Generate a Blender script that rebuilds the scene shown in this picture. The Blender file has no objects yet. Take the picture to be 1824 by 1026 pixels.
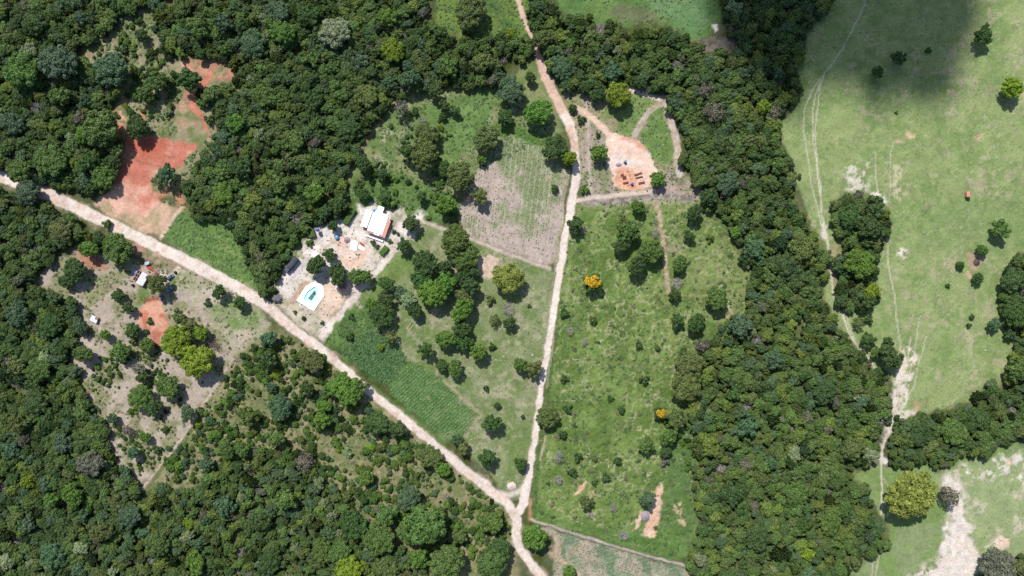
import bpy, bmesh, math, random
import numpy as np
from mathutils import Vector, Matrix

# ------------------------------------------------------------------ scene, camera, light
scn = bpy.context.scene
col_main = scn.collection
S = 0.30                                   # metres on the ground per photograph pixel
CAM_H = 1824 * S * 24.0 / 36.0             # drone height
def W(px, py):                             # plan position of a map point
    return ((px - 912.0) * S, (513.0 - py) * S)

cam_d = bpy.data.cameras.new('camera')
cam_d.lens = 24.0; cam_d.sensor_width = 36.0; cam_d.clip_start = 1.0; cam_d.clip_end = 6000.0
cam = bpy.data.objects.new('camera', cam_d)
cam.location = (0, 0, CAM_H); cam.rotation_euler = (0, 0, 0)
col_main.objects.link(cam); scn.camera = cam

SUN_DIR = Vector((0.32, -0.74, -1.0)).normalized()     # the way the light travels
wld = bpy.data.worlds.new('World'); scn.world = wld; wld.use_nodes = True
nt = wld.node_tree; bg = nt.nodes['Background']
sky = nt.nodes.new('ShaderNodeTexSky'); sky.sky_type = 'NISHITA'; sky.sun_disc = False
sky.sun_elevation = math.asin(-SUN_DIR.z)
sky.sun_rotation = math.atan2(-SUN_DIR.x, -SUN_DIR.y)
nt.links.new(sky.outputs[0], bg.inputs[0]); bg.inputs[1].default_value = 0.10
sun_d = bpy.data.lights.new('sun', 'SUN'); sun_d.energy = 4.2; sun_d.angle = math.radians(0.53)
sun_d.color = (1.0, 0.975, 0.935)
sun = bpy.data.objects.new('sun', sun_d); sun.rotation_euler = SUN_DIR.to_track_quat('-Z', 'Y').to_euler()
sun.location = (0, 0, 500); col_main.objects.link(sun)
vs = scn.view_settings
vs.view_transform = 'Standard'; vs.look = 'None'; vs.gamma = 1.0; vs.use_curve_mapping = False
vs.exposure = 0.66
scn.cycles.use_denoising = False
scn.cycles.max_bounces = 6; scn.cycles.diffuse_bounces = 3; scn.cycles.transmission_bounces = 4; scn.cycles.transparent_max_bounces = 8
GAIN = 1.9                                  # what full sun and this exposure make of an albedo

rng = np.random.default_rng(7); random.seed(7)

# ------------------------------------------------------------------ small helpers
def lin(r, g, b):
    def f(c):
        c /= 255.0
        return c / 12.92 if c <= 0.04045 else ((c + 0.055) / 1.055) ** 2.4
    return (f(r), f(g), f(b))
def alb(r, g, b, k=1.0):                    # surface colour that shows as this in full sun
    return tuple(min(0.85, k * c / GAIN) for c in lin(r, g, b))

def tag(o, label, cat, group=None, kind=None):
    o['label'] = label
    if cat: o['category'] = cat
    if group: o['group'] = group
    if kind: o['kind'] = kind
    return o
def empty(name, loc, rz=0.0, sc=None):
    o = bpy.data.objects.new(name, None); o.empty_display_size = 0.5
    o.location = loc; o.rotation_euler = (0, 0, rz)
    if sc: o.scale = sc
    col_main.objects.link(o); return o
def link(name, me, parent=None, loc=None, rz=0.0):
    o = bpy.data.objects.new(name, me)
    if parent is not None: o.parent = parent
    if loc is not None: o.location = loc
    if rz: o.rotation_euler = (0, 0, rz)
    col_main.objects.link(o); return o

def np_mesh(name, verts, quads, mat, smooth=False):
    verts = np.asarray(verts, dtype=np.float32); quads = np.asarray(quads, dtype=np.int32)
    me = bpy.data.meshes.new(name)
    n = quads.shape[1]
    me.vertices.add(len(verts)); me.vertices.foreach_set('co', verts.ravel())
    me.loops.add(quads.size); me.loops.foreach_set('vertex_index', quads.ravel())
    me.polygons.add(len(quads))
    me.polygons.foreach_set('loop_start', np.arange(0, quads.size, n, dtype=np.int32))
    me.polygons.foreach_set('loop_total', np.full(len(quads), n, dtype=np.int32))
    if smooth: me.polygons.foreach_set('use_smooth', np.ones(len(quads), dtype=bool))
    me.update(calc_edges=True)
    if mat: me.materials.append(mat)
    return me

class MB:
    """collects boxes, tubes and prisms, then makes ONE mesh"""
    def __init__(self): self.v = []; self.f = []
    def add(self, vs_, fs_):
        b = len(self.v); self.v += [tuple(p) for p in vs_]; self.f += [tuple(i + b for i in f) for f in fs_]; return self
    def box(self, x0, x1, y0, y1, z0, z1, tx=0.0, ty=0.0):
        v = [(x0, y0, z0), (x1, y0, z0), (x1, y1, z0), (x0, y1, z0),
             (x0 + tx, y0 + ty, z1), (x1 - tx, y0 + ty, z1), (x1 - tx, y1 - ty, z1), (x0 + tx, y1 - ty, z1)]
        return self.add(v, [(3, 2, 1, 0), (4, 5, 6, 7), (0, 1, 5, 4), (1, 2, 6, 5), (2, 3, 7, 6), (3, 0, 4, 7)])
    def prism(self, pts, z0, z1):
        n = len(pts)
        v = [(x, y, z0) for x, y in pts] + [(x, y, z1) for x, y in pts]
        return self.add(v, [tuple(range(n - 1, -1, -1)), tuple(range(n, 2 * n))] + [(i, (i + 1) % n, n + (i + 1) % n, n + i) for i in range(n)])
    def lathe(self, prof, n=14, cx=0, cy=0, cz=0):
        v = []; f = []
        for r, z in prof:
            for k in range(n):
                a = 2 * math.pi * k / n; v.append((cx + r * math.cos(a), cy + r * math.sin(a), cz + z))
        for j in range(len(prof) - 1):
            for k in range(n):
                f.append((j * n + k, j * n + (k + 1) % n, (j + 1) * n + (k + 1) % n, (j + 1) * n + k))
        f.append(tuple(range(n - 1, -1, -1))); f.append(tuple((len(prof) - 1) * n + k for k in range(n)))
        return self.add(v, f)
    def tube(self, p, q, r0, r1, n=5):
        p = Vector(p); q = Vector(q); d = (q - p)
        if d.length < 1e-6: return self
        d.normalize(); a = d.orthogonal().normalized(); b = d.cross(a)
        v = []
        for c, r in ((p, r0), (q, r1)):
            for k in range(n):
                t = 2 * math.pi * k / n; v.append(c + a * (r * math.cos(t)) + b * (r * math.sin(t)))
        return self.add(v, [(k, (k + 1) % n, n + (k + 1) % n, n + k) for k in range(n)] + [tuple(range(n - 1, -1, -1)), tuple(range(n, 2 * n))])
    def ytube(self, x, y0, y1, z, r, n=14):
        return self.tube((x, y0, z), (x, y1, z), r, r, n)
    def mesh(self, name, mat, bevel=0.0):
        me = bpy.data.meshes.new(name); me.from_pydata([tuple(p) for p in self.v], [], self.f); me.update()
        if bevel:
            bm = bmesh.new(); bm.from_mesh(me)
            bmesh.ops.bevel(bm, geom=bm.edges[:], offset=bevel, segments=2, affect='EDGES', profile=0.6)
            bm.to_mesh(me); bm.free()
        if mat: me.materials.append(mat)
        return me
    def obj(self, name, mat, parent=None, bevel=0.0, loc=None, rz=0.0):
        return link(name, self.mesh(name, mat, bevel), parent, loc, rz)

# ------------------------------------------------------------------ materials
def new_mat(name):
    m = bpy.data.materials.new(name); m.use_nodes = True
    return m, m.node_tree, m.node_tree.nodes['Principled BSDF']
def plain(name, c, rough=0.7, spec=0.3, var=0.12, scale=1.5, metal=0.0, bump=0.0):
    m, t, b = new_mat(name)
    tc = t.nodes.new('ShaderNodeTexCoord'); nz = t.nodes.new('ShaderNodeTexNoise')
    nz.inputs['Scale'].default_value = scale; nz.inputs['Detail'].default_value = 5
    t.links.new(tc.outputs['Object'], nz.inputs['Vector'])
    mp = t.nodes.new('ShaderNodeMapRange'); mp.inputs['From Min'].default_value = 0.3; mp.inputs['From Max'].default_value = 0.7
    mp.inputs['To Min'].default_value = 1 - var; mp.inputs['To Max'].default_value = 1 + var
    t.links.new(nz.outputs['Fac'], mp.inputs['Value'])
    mx = t.nodes.new('ShaderNodeVectorMath'); mx.operation = 'SCALE'; mx.inputs[0].default_value = c
    t.links.new(mp.outputs[0], mx.inputs['Scale']); t.links.new(mx.outputs[0], b.inputs['Base Color'])
    b.inputs['Roughness'].default_value = rough; b.inputs['Specular IOR Level'].default_value = spec; b.inputs['Metallic'].default_value = metal
    if bump:
        bp = t.nodes.new('ShaderNodeBump'); bp.inputs['Strength'].default_value = bump; bp.inputs['Distance'].default_value = 0.1
        t.links.new(nz.outputs['Fac'], bp.inputs['Height']); t.links.new(bp.outputs[0], b.inputs['Normal'])
    return m

def ground_mat():
    m, t, b = new_mat('ground_cover')
    at = t.nodes.new('ShaderNodeAttribute'); at.attribute_name = 'cover'
    tc = t.nodes.new('ShaderNodeTexCoord')
    def noise(sc, det, lo, hi):
        n = t.nodes.new('ShaderNodeTexNoise'); n.inputs['Scale'].default_value = sc; n.inputs['Detail'].default_value = det
        n.inputs['Roughness'].default_value = 0.65
        t.links.new(tc.outputs['Object'], n.inputs['Vector'])
        r = t.nodes.new('ShaderNodeMapRange'); r.inputs['From Min'].default_value = 0.3; r.inputs['From Max'].default_value = 0.7
        r.inputs['To Min'].default_value = lo; r.inputs['To Max'].default_value = hi
        t.links.new(n.outputs['Fac'], r.inputs['Value']); return n, r
    n1, r1 = noise(1.1, 4, 0.80, 1.20)
    n2, r2 = noise(0.12, 4, 0.86, 1.14)
    ml = t.nodes.new('ShaderNodeMath'); ml.operation = 'MULTIPLY'
    t.links.new(r1.outputs[0], ml.inputs[0]); t.links.new(r2.outputs[0], ml.inputs[1])
    mx = t.nodes.new('ShaderNodeVectorMath'); mx.operation = 'SCALE'
    t.links.new(at.outputs['Color'], mx.inputs[0]); t.links.new(ml.outputs[0], mx.inputs['Scale'])
    t.links.new(mx.outputs[0], b.inputs['Base Color'])
    b.inputs['Roughness'].default_value = 0.95; b.inputs['Specular IOR Level'].default_value = 0.1
    bp = t.nodes.new('ShaderNodeBump'); bp.inputs['Strength'].default_value = 0.5; bp.inputs['Distance'].default_value = 0.25
    t.links.new(n1.outputs['Fac'], bp.inputs['Height']); t.links.new(bp.outputs[0], b.inputs['Normal'])
    return m
M_GROUND = ground_mat()

def leaf_mat(name, trans=0.36):
    m, t, b = new_mat(name)
    at = t.nodes.new('ShaderNodeAttribute'); at.attribute_type = 'INSTANCER'; at.attribute_name = 'tint'
    lv = t.nodes.new('ShaderNodeAttribute'); lv.attribute_name = 'lv'
    mx = t.nodes.new('ShaderNodeVectorMath'); mx.operation = 'SCALE'
    t.links.new(at.outputs['Color'], mx.inputs[0]); t.links.new(lv.outputs['Fac'], mx.inputs['Scale'])
    t.links.new(mx.outputs[0], b.inputs['Base Color'])
    b.inputs['Roughness'].default_value = 0.6; b.inputs['Specular IOR Level'].default_value = 0.25
    tr = t.nodes.new('ShaderNodeBsdfTranslucent'); t.links.new(mx.outputs[0], tr.inputs['Color'])
    ms = t.nodes.new('ShaderNodeMixShader'); ms.inputs[0].default_value = trans
    t.links.new(b.outputs[0], ms.inputs[1]); t.links.new(tr.outputs[0], ms.inputs[2])
    t.links.new(ms.outputs[0], t.nodes['Material Output'].inputs['Surface'])
    return m
M_LEAF = leaf_mat('foliage')

def vcol_leaf(name):
    m, t, b = new_mat(name)
    at = t.nodes.new('ShaderNodeAttribute'); at.attribute_name = 'cover'
    t.links.new(at.outputs['Color'], b.inputs['Base Color'])
    b.inputs['Roughness'].default_value = 0.8; b.inputs['Specular IOR Level'].default_value = 0.15
    return m
M_PLANT = vcol_leaf('small_plants')

M_BARK = plain('bark', (0.16, 0.13, 0.10), 0.9, 0.1, 0.25, 3.0, bump=0.4)
M_TWIG = plain('grey_twigs', (0.30, 0.27, 0.26), 0.9, 0.1, 0.25, 2.0)
M_TWIGR = plain('brown_twigs', (0.20, 0.14, 0.13), 0.9, 0.1, 0.25, 2.0)
M_WHITE = plain('white_roof_sheet', (0.80, 0.80, 0.80), 0.6, 0.3, 0.05, 0.8)
M_GREYROOF = plain('grey_fibre_cement', (0.42, 0.41, 0.42), 0.8, 0.2, 0.18, 1.2)
M_WALL = plain('whitewash', (0.74, 0.72, 0.69), 0.8, 0.2, 0.08, 0.9)
M_TILE = plain('clay_tile', alb(255, 186, 158), 0.8, 0.2, 0.18, 2.5)
M_TILE2 = plain('orange_tile', alb(222, 166, 138), 0.8, 0.2, 0.2, 2.5)
M_BRICK = plain('dark_red_brick', (0.19, 0.065, 0.045), 0.9, 0.1, 0.3, 6.0)
M_BRICKO = plain('orange_brick', (0.42, 0.17, 0.09), 0.9, 0.1, 0.3, 6.0)
M_CONC = plain('pale_concrete', (0.62, 0.58, 0.54), 0.85, 0.2, 0.1, 1.0)
M_DECK = plain('white_pool_deck', (0.80, 0.79, 0.77), 0.6, 0.3, 0.04, 1.0)
M_POOL = plain('pale_aqua_pool_tile', (0.52, 0.80, 0.78), 0.4, 0.4, 0.05, 2.0)
M_POOLD = plain('dark_green_pool_tile', (0.06, 0.14, 0.11), 0.5, 0.4, 0.15, 2.0)
M_BLUE = plain('blue_tank', (0.06, 0.20, 0.42), 0.45, 0.5, 0.08, 1.5)
M_BLUED = plain('dark_blue_tank', (0.02, 0.06, 0.24), 0.45, 0.5, 0.08, 1.5)
M_BLUEC = plain('blue_car_paint', (0.03, 0.075, 0.13), 0.45, 0.4, 0.05, 1.0)
M_BLUEC2 = plain('light_blue_car_paint', (0.09, 0.22, 0.33), 0.45, 0.6, 0.05, 1.0)
M_GREYC = plain('grey_blue_car_paint', (0.14, 0.16, 0.22), 0.45, 0.6, 0.05, 1.0)
M_TRUCK = plain('navy_truck_paint', (0.035, 0.04, 0.075), 0.5, 0.5, 0.15, 1.0)
M_TRUCKT = plain('dusty_tarpaulin', (0.04, 0.042, 0.06), 0.8, 0.3, 0.25, 1.2)
M_GLASS = plain('dark_window_glass', (0.02, 0.025, 0.03), 0.35, 0.4, 0.0)
M_TYRE = plain('tyre_rubber', (0.02, 0.02, 0.02), 0.9, 0.1, 0.1)
M_LAMP = plain('clear_lamp', (0.6, 0.6, 0.6), 0.2, 0.5, 0.0)
M_WOOD = plain('weathered_timber', (0.22, 0.16, 0.11), 0.85, 0.2, 0.25, 3.0)
M_DARK = plain('soot_dark', (0.03, 0.025, 0.025), 0.9, 0.1, 0.2)
M_SAND = plain('pale_sand', alb(238, 214, 204), 0.95, 0.1, 0.12, 1.5, bump=0.5)
M_GRAVEL = plain('grey_gravel', alb(176, 160, 172), 0.95, 0.1, 0.18, 4.0, bump=0.5)
M_RUBBLE = plain('broken_clay_tile', alb(196, 104, 84), 0.95, 0.1, 0.35, 4.0, bump=0.7)
M_STONE = plain('pale_stone', alb(214, 206, 188), 0.95, 0.1, 0.2, 2.0, bump=0.5)
M_EARTH = plain('dark_burnt_earth', (0.075, 0.05, 0.055), 0.95, 0.1, 0.3, 2.0, bump=0.6)
M_METAL = plain('galvanised_steel', (0.35, 0.36, 0.37), 0.5, 0.5, 0.1, 2.0, metal=0.6)
def water_mat():
    m, t, b = new_mat('pool_water')
    b.inputs['Base Color'].default_value = (0.75, 0.97, 0.97, 1); b.inputs['Roughness'].default_value = 0.02
    tr = t.nodes.new('ShaderNodeBsdfTransparent'); tr.inputs[0].default_value = (0.90, 0.99, 0.99, 1)
    gl = t.nodes.new('ShaderNodeBsdfGlossy'); gl.inputs['Roughness'].default_value = 0.03
    fr = t.nodes.new('ShaderNodeFresnel'); fr.inputs[0].default_value = 1.33
    ms = t.nodes.new('ShaderNodeMixShader'); t.links.new(fr.outputs[0], ms.inputs[0])
    t.links.new(tr.outputs[0], ms.inputs[1]); t.links.new(gl.outputs[0], ms.inputs[2])
    t.links.new(ms.outputs[0], t.nodes['Material Output'].inputs['Surface'])
    return m
M_WATER = water_mat()

# ------------------------------------------------------------------ the land: one fine sheet, painted by ground cover
STEP = 2.0
GX = np.arange(-110.0, 1934.1, STEP); GY = np.arange(-110.0, 1136.1, STEP)
NX, NY = len(GX), len(GY)
PX, PY = np.meshgrid(GX, GY)
def vnoise(cell, seed):
    r = np.random.default_rng(seed)
    nx = int((GX[-1] - GX[0]) / cell) + 3; ny = int((GY[-1] - GY[0]) / cell) + 3
    L = r.uniform(-1, 1, (ny, nx))
    u = (GX - GX[0]) / cell; v = (GY - GY[0]) / cell
    iu = u.astype(int); iv = v.astype(int); fu = u - iu; fv = v - iv
    fu = fu * fu * (3 - 2 * fu); fv = fv * fv * (3 - 2 * fv)
    a = L[np.ix_(iv, iu)]; b = L[np.ix_(iv, iu + 1)]; c = L[np.ix_(iv + 1, iu)]; d = L[np.ix_(iv + 1, iu + 1)]
    fu = fu[None, :]; fv = fv[:, None]
    return (a * (1 - fu) + b * fu) * (1 - fv) + (c * (1 - fu) + d * fu) * fv
def fbm(cell, seed, octv=3, g=0.55):
    s = 0; w = 1; t = 0
    for k in range(octv):
        s = s + w * vnoise(max(cell / 2 ** k, STEP), seed + 31 * k); t += w; w *= g
    return s / t * 1.6
N3, N6, N12, N25, N60 = fbm(4, 1, 2), fbm(8, 2, 3), fbm(16, 3, 3), fbm(32, 4, 4), fbm(90, 5, 4)
NB12, NB25 = fbm(15, 13, 3), fbm(30, 14, 4)
WX, WY = fbm(14, 8, 3), fbm(14, 9, 3)
PXW, PYW = PX + WX * 5, PY + WY * 5                       # warped plan coordinates: ragged edges
def sstep(a, b, x):
    t = np.clip((x - a) / (b - a), 0, 1); return t * t * (3 - 2 * t)
def window(pts, pad):
    xs = [p[0] for p in pts]; ys = [p[1] for p in pts]
    i0 = max(0, int((min(xs) - pad - GX[0]) / STEP)); i1 = min(NX, int((max(xs) + pad - GX[0]) / STEP) + 2)
    j0 = max(0, int((min(ys) - pad - GY[0]) / STEP)); j1 = min(NY, int((max(ys) + pad - GY[0]) / STEP) + 2)
    return (slice(j0, j1), slice(i0, i1))
def seg_d2(x, y, a, b):
    dx, dy = b[0] - a[0], b[1] - a[1]; L = dx * dx + dy * dy + 1e-9
    t = np.clip(((x - a[0]) * dx + (y - a[1]) * dy) / L, 0, 1)
    return (x - a[0] - t * dx) ** 2 + (y - a[1] - t * dy) ** 2, t
def inside(x, y, poly):
    c = np.zeros(np.shape(x), bool); n = len(poly)
    for i in range(n):
        (x0, y0), (x1, y1) = poly[i], poly[(i + 1) % n]
        if y0 == y1: continue
        c ^= ((y0 > y) != (y1 > y)) & (x < (x1 - x0) * (y - y0) / (y1 - y0) + x0)
    return c
def sdf(x, y, poly):
    d = np.full(np.shape(x), 1e12)
    for i in range(len(poly)):
        d = np.minimum(d, seg_d2(x, y, poly[i], poly[(i + 1) % len(poly)])[0])
    return np.where(inside(x, y, poly), -1, 1) * np.sqrt(d)

COL = np.zeros((NY, NX, 3)); COL[:] = alb(92, 100, 62)
COL += (N12[..., None] * 0.02)
TUFT = np.full((NY, NX), 0.22)
ZONE = np.zeros((NY, NX), np.int16); ZNAMES = ['ground']; ZLABEL = {}
def zone_id(z):
    if z not in ZNAMES: ZNAMES.append(z)
    return ZNAMES.index(z)
def lay(w, m, c, c2=None, nz=N12, thr=0.0, soft=0.35, tuft=None, zone=None, zthr=0.5):
    base = np.array(c)
    if c2 is not None:
        k = sstep(thr - soft, thr + soft, nz[w])[..., None]; base = base * (1 - k) + np.array(c2) * k
    mm = m[..., None]; COL[w] = COL[w] * (1 - mm) + base * mm
    if tuft is not None: TUFT[w] = TUFT[w] * (1 - m) + tuft * m
    if zone: ZONE[w] = np.where(m > zthr, zone_id(zone), ZONE[w])
def paint(poly, c, c2=None, feather=4, warp=1.0, amt=1.0, patch=None, **k):
    w = window(poly, 20 + feather)
    x = PX[w] + (PXW[w] - PX[w]) * warp; y = PY[w] + (PYW[w] - PY[w]) * warp
    m = sstep(feather, -feather, sdf(x, y, poly)) * amt
    if patch is not None:
        f, t, s = patch; m = m * sstep(t - s, t + s, f[w])
    lay(w, m, c, c2, **k)
def line(pts, width, c, c2=None, soft_edge=2.0, warp=0.3, amt=1.0, patch=None, **k):
    w = window(pts, 30); x = PX[w] + (PXW[w] - PX[w]) * warp; y = PY[w] + (PYW[w] - PY[w]) * warp
    best = np.full(x.shape, 1e9)
    for i in range(len(pts) - 1):
        d2, t = seg_d2(x, y, pts[i], pts[i + 1])
        wa = pts[i][2] if len(pts[i]) > 2 else width; wb = pts[i + 1][2] if len(pts[i + 1]) > 2 else width
        best = np.minimum(best, np.sqrt(d2) - (wa + (wb - wa) * t) / 2)
    m = sstep(soft_edge, -soft_edge, best) * amt
    if patch is not None:
        f, t, s = patch; m = m * sstep(t - s, t + s, f[w])
    lay(w, m, c, c2, **k)

# --- plan outlines of the woods
F_NW = [(-110, -110), (760, -110), (765, 30), (778, 50), (800, 62), (850, 66), (905, 62), (940, 72), (952, 100), (940, 108), (892, 110), (895, 147), (841, 155),
        (808, 158), (751, 157), (698, 180), (675, 213), (648, 253), (624, 290), (617, 334), (612, 351), (597, 392), (566, 395), (544, 412),
        (530, 434), (503, 462), (488, 505), (474, 526), (455, 500), (440, 470), (425, 430), (405, 392), (365, 398), (340, 385), (326, 350), (318, 336), (345, 305), (374, 270),
        (388, 225), (376, 195), (352, 190), (362, 160), (420, 140), (400, 110), (335, 95), (290, 100), (285, 60), (270, 20), (225, 20), (195, 55), (160, 75), (140, 90), (165, 120),
        (215, 160), (205, 195), (212, 240), (215, 262), (203, 300), (185, 345), (160, 350), (110, 338), (50, 318), (0, 302), (-110, 280)]
F_SW = [(-110, 330), (0, 334), (50, 345), (100, 368), (130, 392), (200, 428), (212, 440), (190, 450), (150, 430), (100, 439), (80, 472), (57, 502), (57, 512), (110, 529), (143, 555),
        (147, 575), (133, 609), (123, 635), (133, 662), (140, 690), (160, 720), (190, 767), (190, 811), (233, 844), (252, 874), (240, 940), (250, 1136), (-110, 1136)]
F_S = [(252, 874), (300, 868), (353, 871), (367, 840), (400, 824), (500, 800), (550, 830), (600, 870), (630, 890), (640, 930), (700, 960), (730, 990), (760, 1026), (770, 1136), (250, 1136), (240, 940)]
F_N = [(930, -110), (945, 30), (965, 90), (985, 138), (1010, 153), (1045, 163), (1060, 160), (1085, 148), (1112, 143), (1150, 163), (1186, 168), (1202, 205),
       (1219, 260), (1226, 298), (1250, 330), (1300, 330), (1330, 200), (1250, 110), (1240, 78), (1214, 62), (1191, 44), (1125, 52), (1087, 46), (1019, 30), (960, -10), (955, -110)]
F_E = [(1290, -110), (1285, 0), (1300, 60), (1320, 85), (1250, 95), (1240, 130), (1202, 180), (1214, 240), (1226, 298), (1254, 332), (1256, 352), (1262, 380), (1278, 374), (1290, 392), (1310, 427),
       (1328, 470), (1336, 490), (1333, 525), (1336, 550), (1298, 578), (1262, 607), (1240, 640), (1236, 703), (1226, 745), (1236, 790), (1250, 815), (1238, 888), (1243, 938), (1226, 999), (1232, 1026),
       (1236, 1136), (1490, 1136), (1508, 1026), (1516, 1012), (1557, 994), (1585, 976), (1579, 930), (1554, 923), (1549, 893), (1541, 867), (1514, 840), (1557, 830), (1565, 812), (1567, 766), (1585, 753),
       (1589, 728), (1583, 698), (1583, 668), (1551, 655), (1514, 609), (1491, 584), (1489, 566), (1468, 546), (1463, 515), (1453, 503), (1474, 490), (1477, 465), (1468, 432),
       (1449, 407), (1426, 372), (1416, 334), (1416, 301), (1397, 262), (1388, 228), (1394, 200), (1424, 185), (1426, 152), (1421, 114), (1436, 86), (1439, 51), (1472, 25), (1478, 0), (1482, -110)]
F_ISLE = [(1481, 361), (1506, 344), (1546, 346), (1583, 369), (1586, 412), (1572, 443), (1562, 465), (1562, 503), (1568, 520), (1566, 543), (1536, 556), (1506, 553), (1486, 533), (1491, 500), (1496, 427), (1483, 392)]
F_R = [(1934, 440), (1830, 445), (1797, 473), (1787, 503), (1790, 530), (1780, 548), (1787, 579), (1812, 598), (1803, 632), (1797, 662), (1787, 682), (1748, 693), (1724, 715), (1693, 733), (1655, 740), (1617, 743), (1600, 750),
       (1592, 765), (1578, 800), (1592, 827), (1650, 827), (1668, 840), (1688, 830), (1696, 815), (1731, 815), (1767, 813), (1785, 792), (1830, 782), (1934, 775)]
F_CORNER = [(1742, 1040), (1760, 1005), (1790, 990), (1934, 985), (1934, 1136), (1740, 1136)]
WOODS = [F_NW, F_SW, F_S, F_N, F_E, F_ISLE, F_R, F_CORNER]

# --- colours as the photograph shows them in full sun
PALE = alb(156, 170, 112); PALE2 = alb(132, 156, 92); STRAW = alb(190, 178, 148); BRIGHT = alb(108, 136, 74); BRIGHT2 = alb(88, 118, 60)
MEAD = alb(124, 146, 78); MEAD2 = alb(106, 130, 64); ROADC = alb(242, 226, 212); ROADR = alb(226, 186, 162); RED = alb(208, 130, 108); REDP = alb(234, 186, 162)
TAN = alb(200, 176, 154); GREYTAN = alb(188, 170, 158); WHITEY = alb(240, 228, 216); FLOOR = alb(96, 98, 68); FLOOR2 = alb(112, 120, 74)

# scrubby half-open ground, then meadows, pasture, fields
paint([(120, 10), (300, 5), (300, 110), (430, 90), (440, 150), (400, 330), (330, 350), (150, 340), (150, 110)], alb(128, 136, 88), alb(164, 154, 122), 10, nz=NB12, tuft=0.2)
paint([(360, 700), (420, 620), (480, 580), (620, 650), (760, 780), (905, 895), (925, 940), (920, 1060), (760, 1060), (640, 940), (500, 860), (360, 880), (262, 870)], alb(126, 132, 86), alb(158, 148, 112), 8, nz=N12 * 0.6 + N6 * 0.5, tuft=0.28)
paint([(762, -110), (935, -110), (945, 40), (952, 85), (850, 72), (780, 56)], BRIGHT2, alb(116, 138, 66), 5, nz=N25, zone='clearing', tuft=0.2)
paint([(950, -110), (1300, -110), (1292, 20), (1262, 70), (1238, 74), (1190, 42), (1090, 48), (1000, 26)], alb(98, 130, 72), alb(112, 138, 76), 5, nz=N25, zone='clearing', tuft=0.2)
paint([(1130, -20), (1255, -20), (1268, 40), (1236, 62), (1180, 28)], alb(104, 138, 86), alb(118, 148, 98), 6, nz=N25, tuft=0.1)
paint([(1170, 20), (1095, 6), (1085, 25), (1140, 42), (1175, 40)], alb(120, 116, 92), None, 6, amt=0.7)
paint([(1238, 70), (1300, 62), (1322, 75), (1312, 92), (1245, 95)], alb(140, 126, 116), alb(110, 104, 90), 5, nz=N6)
paint([(610, 360), (622, 295), (700, 180), (760, 158), (900, 148), (960, 100), (990, 170), (1005, 250), (1012, 310), (900, 245), (845, 320), (815, 380), (760, 400), (700, 372), (640, 350)], alb(114, 136, 78), alb(144, 150, 102), 8, nz=N25, zone='weedy_garden', tuft=0.2)
paint([(640, 340), (700, 180), (900, 150), (1000, 240), (860, 300), (700, 375)], alb(188, 176, 150), None, 8, amt=0.7, patch=(N6 * 0.5 + NB12 * 0.8, 0.62, 0.2))
paint([(760, 190), (870, 150), (885, 175), (862, 240), (800, 300), (780, 230)], BRIGHT, alb(120, 150, 84), 10, nz=N12, tuft=0.18)
paint([(850, 235), (905, 215), (985, 250), (975, 262), (891, 245)], alb(94, 128, 54), None, 6)
paint([(620, 350), (650, 300), (720, 310), (800, 345), (815, 390), (760, 400), (700, 375), (640, 372)], BRIGHT, BRIGHT2, 8, nz=N12, tuft=0.3)
line([(700, 178), (672, 220), (640, 262), (624, 292), (620, 310)], 9, alb(206, 148, 122), TAN, 4, warp=1.2, nz=N6, patch=(N12, -0.5, 0.4))
# orchard between house and straight road, and below
paint([(650, 480), (720, 425), (770, 395), (835, 425), (980, 480), (985, 560), (965, 690), (945, 830), (935, 890), (905, 882), (830, 800), (700, 690), (570, 610)], alb(142, 152, 106), alb(120, 140, 82), 5, nz=N25, zone='orchard_grass', tuft=0.14)
paint([(650, 480), (720, 425), (770, 395), (835, 425), (980, 480), (985, 560), (965, 690), (945, 830), (905, 882), (830, 800), (700, 690)], alb(178, 170, 144), None, 5, amt=0.7, patch=(NB12 * 0.6 + N6 * 0.5, 0.3, 0.3))
paint([(728, 440), (760, 440), (760, 480), (700, 500), (690, 540), (650, 560), (640, 540)], alb(120, 142, 76), alb(108, 132, 66), 8, nz=N12, amt=0.8)
paint([(572, 612), (600, 575), (640, 540), (668, 552), (690, 580), (665, 585), (622, 612), (620, 642), (590, 626)], BRIGHT, BRIGHT2, 5, nz=N12, zone='weedy_garden', tuft=0.3)
# bright field by the road bend
paint([(287, 421), (325, 368), (365, 395), (405, 388), (470, 380), (560, 390), (545, 420), (515, 462), (492, 505), (482, 535), (430, 506), (380, 478), (320, 448)], BRIGHT, alb(112, 144, 70), 4, nz=N25, zone='grass_field', tuft=0.25)
paint([(300, 420), (325, 372), (470, 385), (550, 395), (482, 530), (380, 476)], alb(134, 152, 92), None, 6, amt=0.7, patch=(fbm(10, 91, 2) * 0.7 + N25 * 0.5, 0.25, 0.3))
paint([(300, 420), (325, 372), (470, 385), (550, 395), (482, 530), (380, 476)], alb(74, 100, 50), None, 6, amt=0.6, patch=(fbm(9, 92, 2) * 0.8 + NB25 * 0.4, 0.4, 0.3))
paint([(390, 390), (470, 375), (470, 420), (420, 430)], alb(150, 158, 112), alb(112, 140, 70), 8, nz=N6, amt=0.8)
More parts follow.
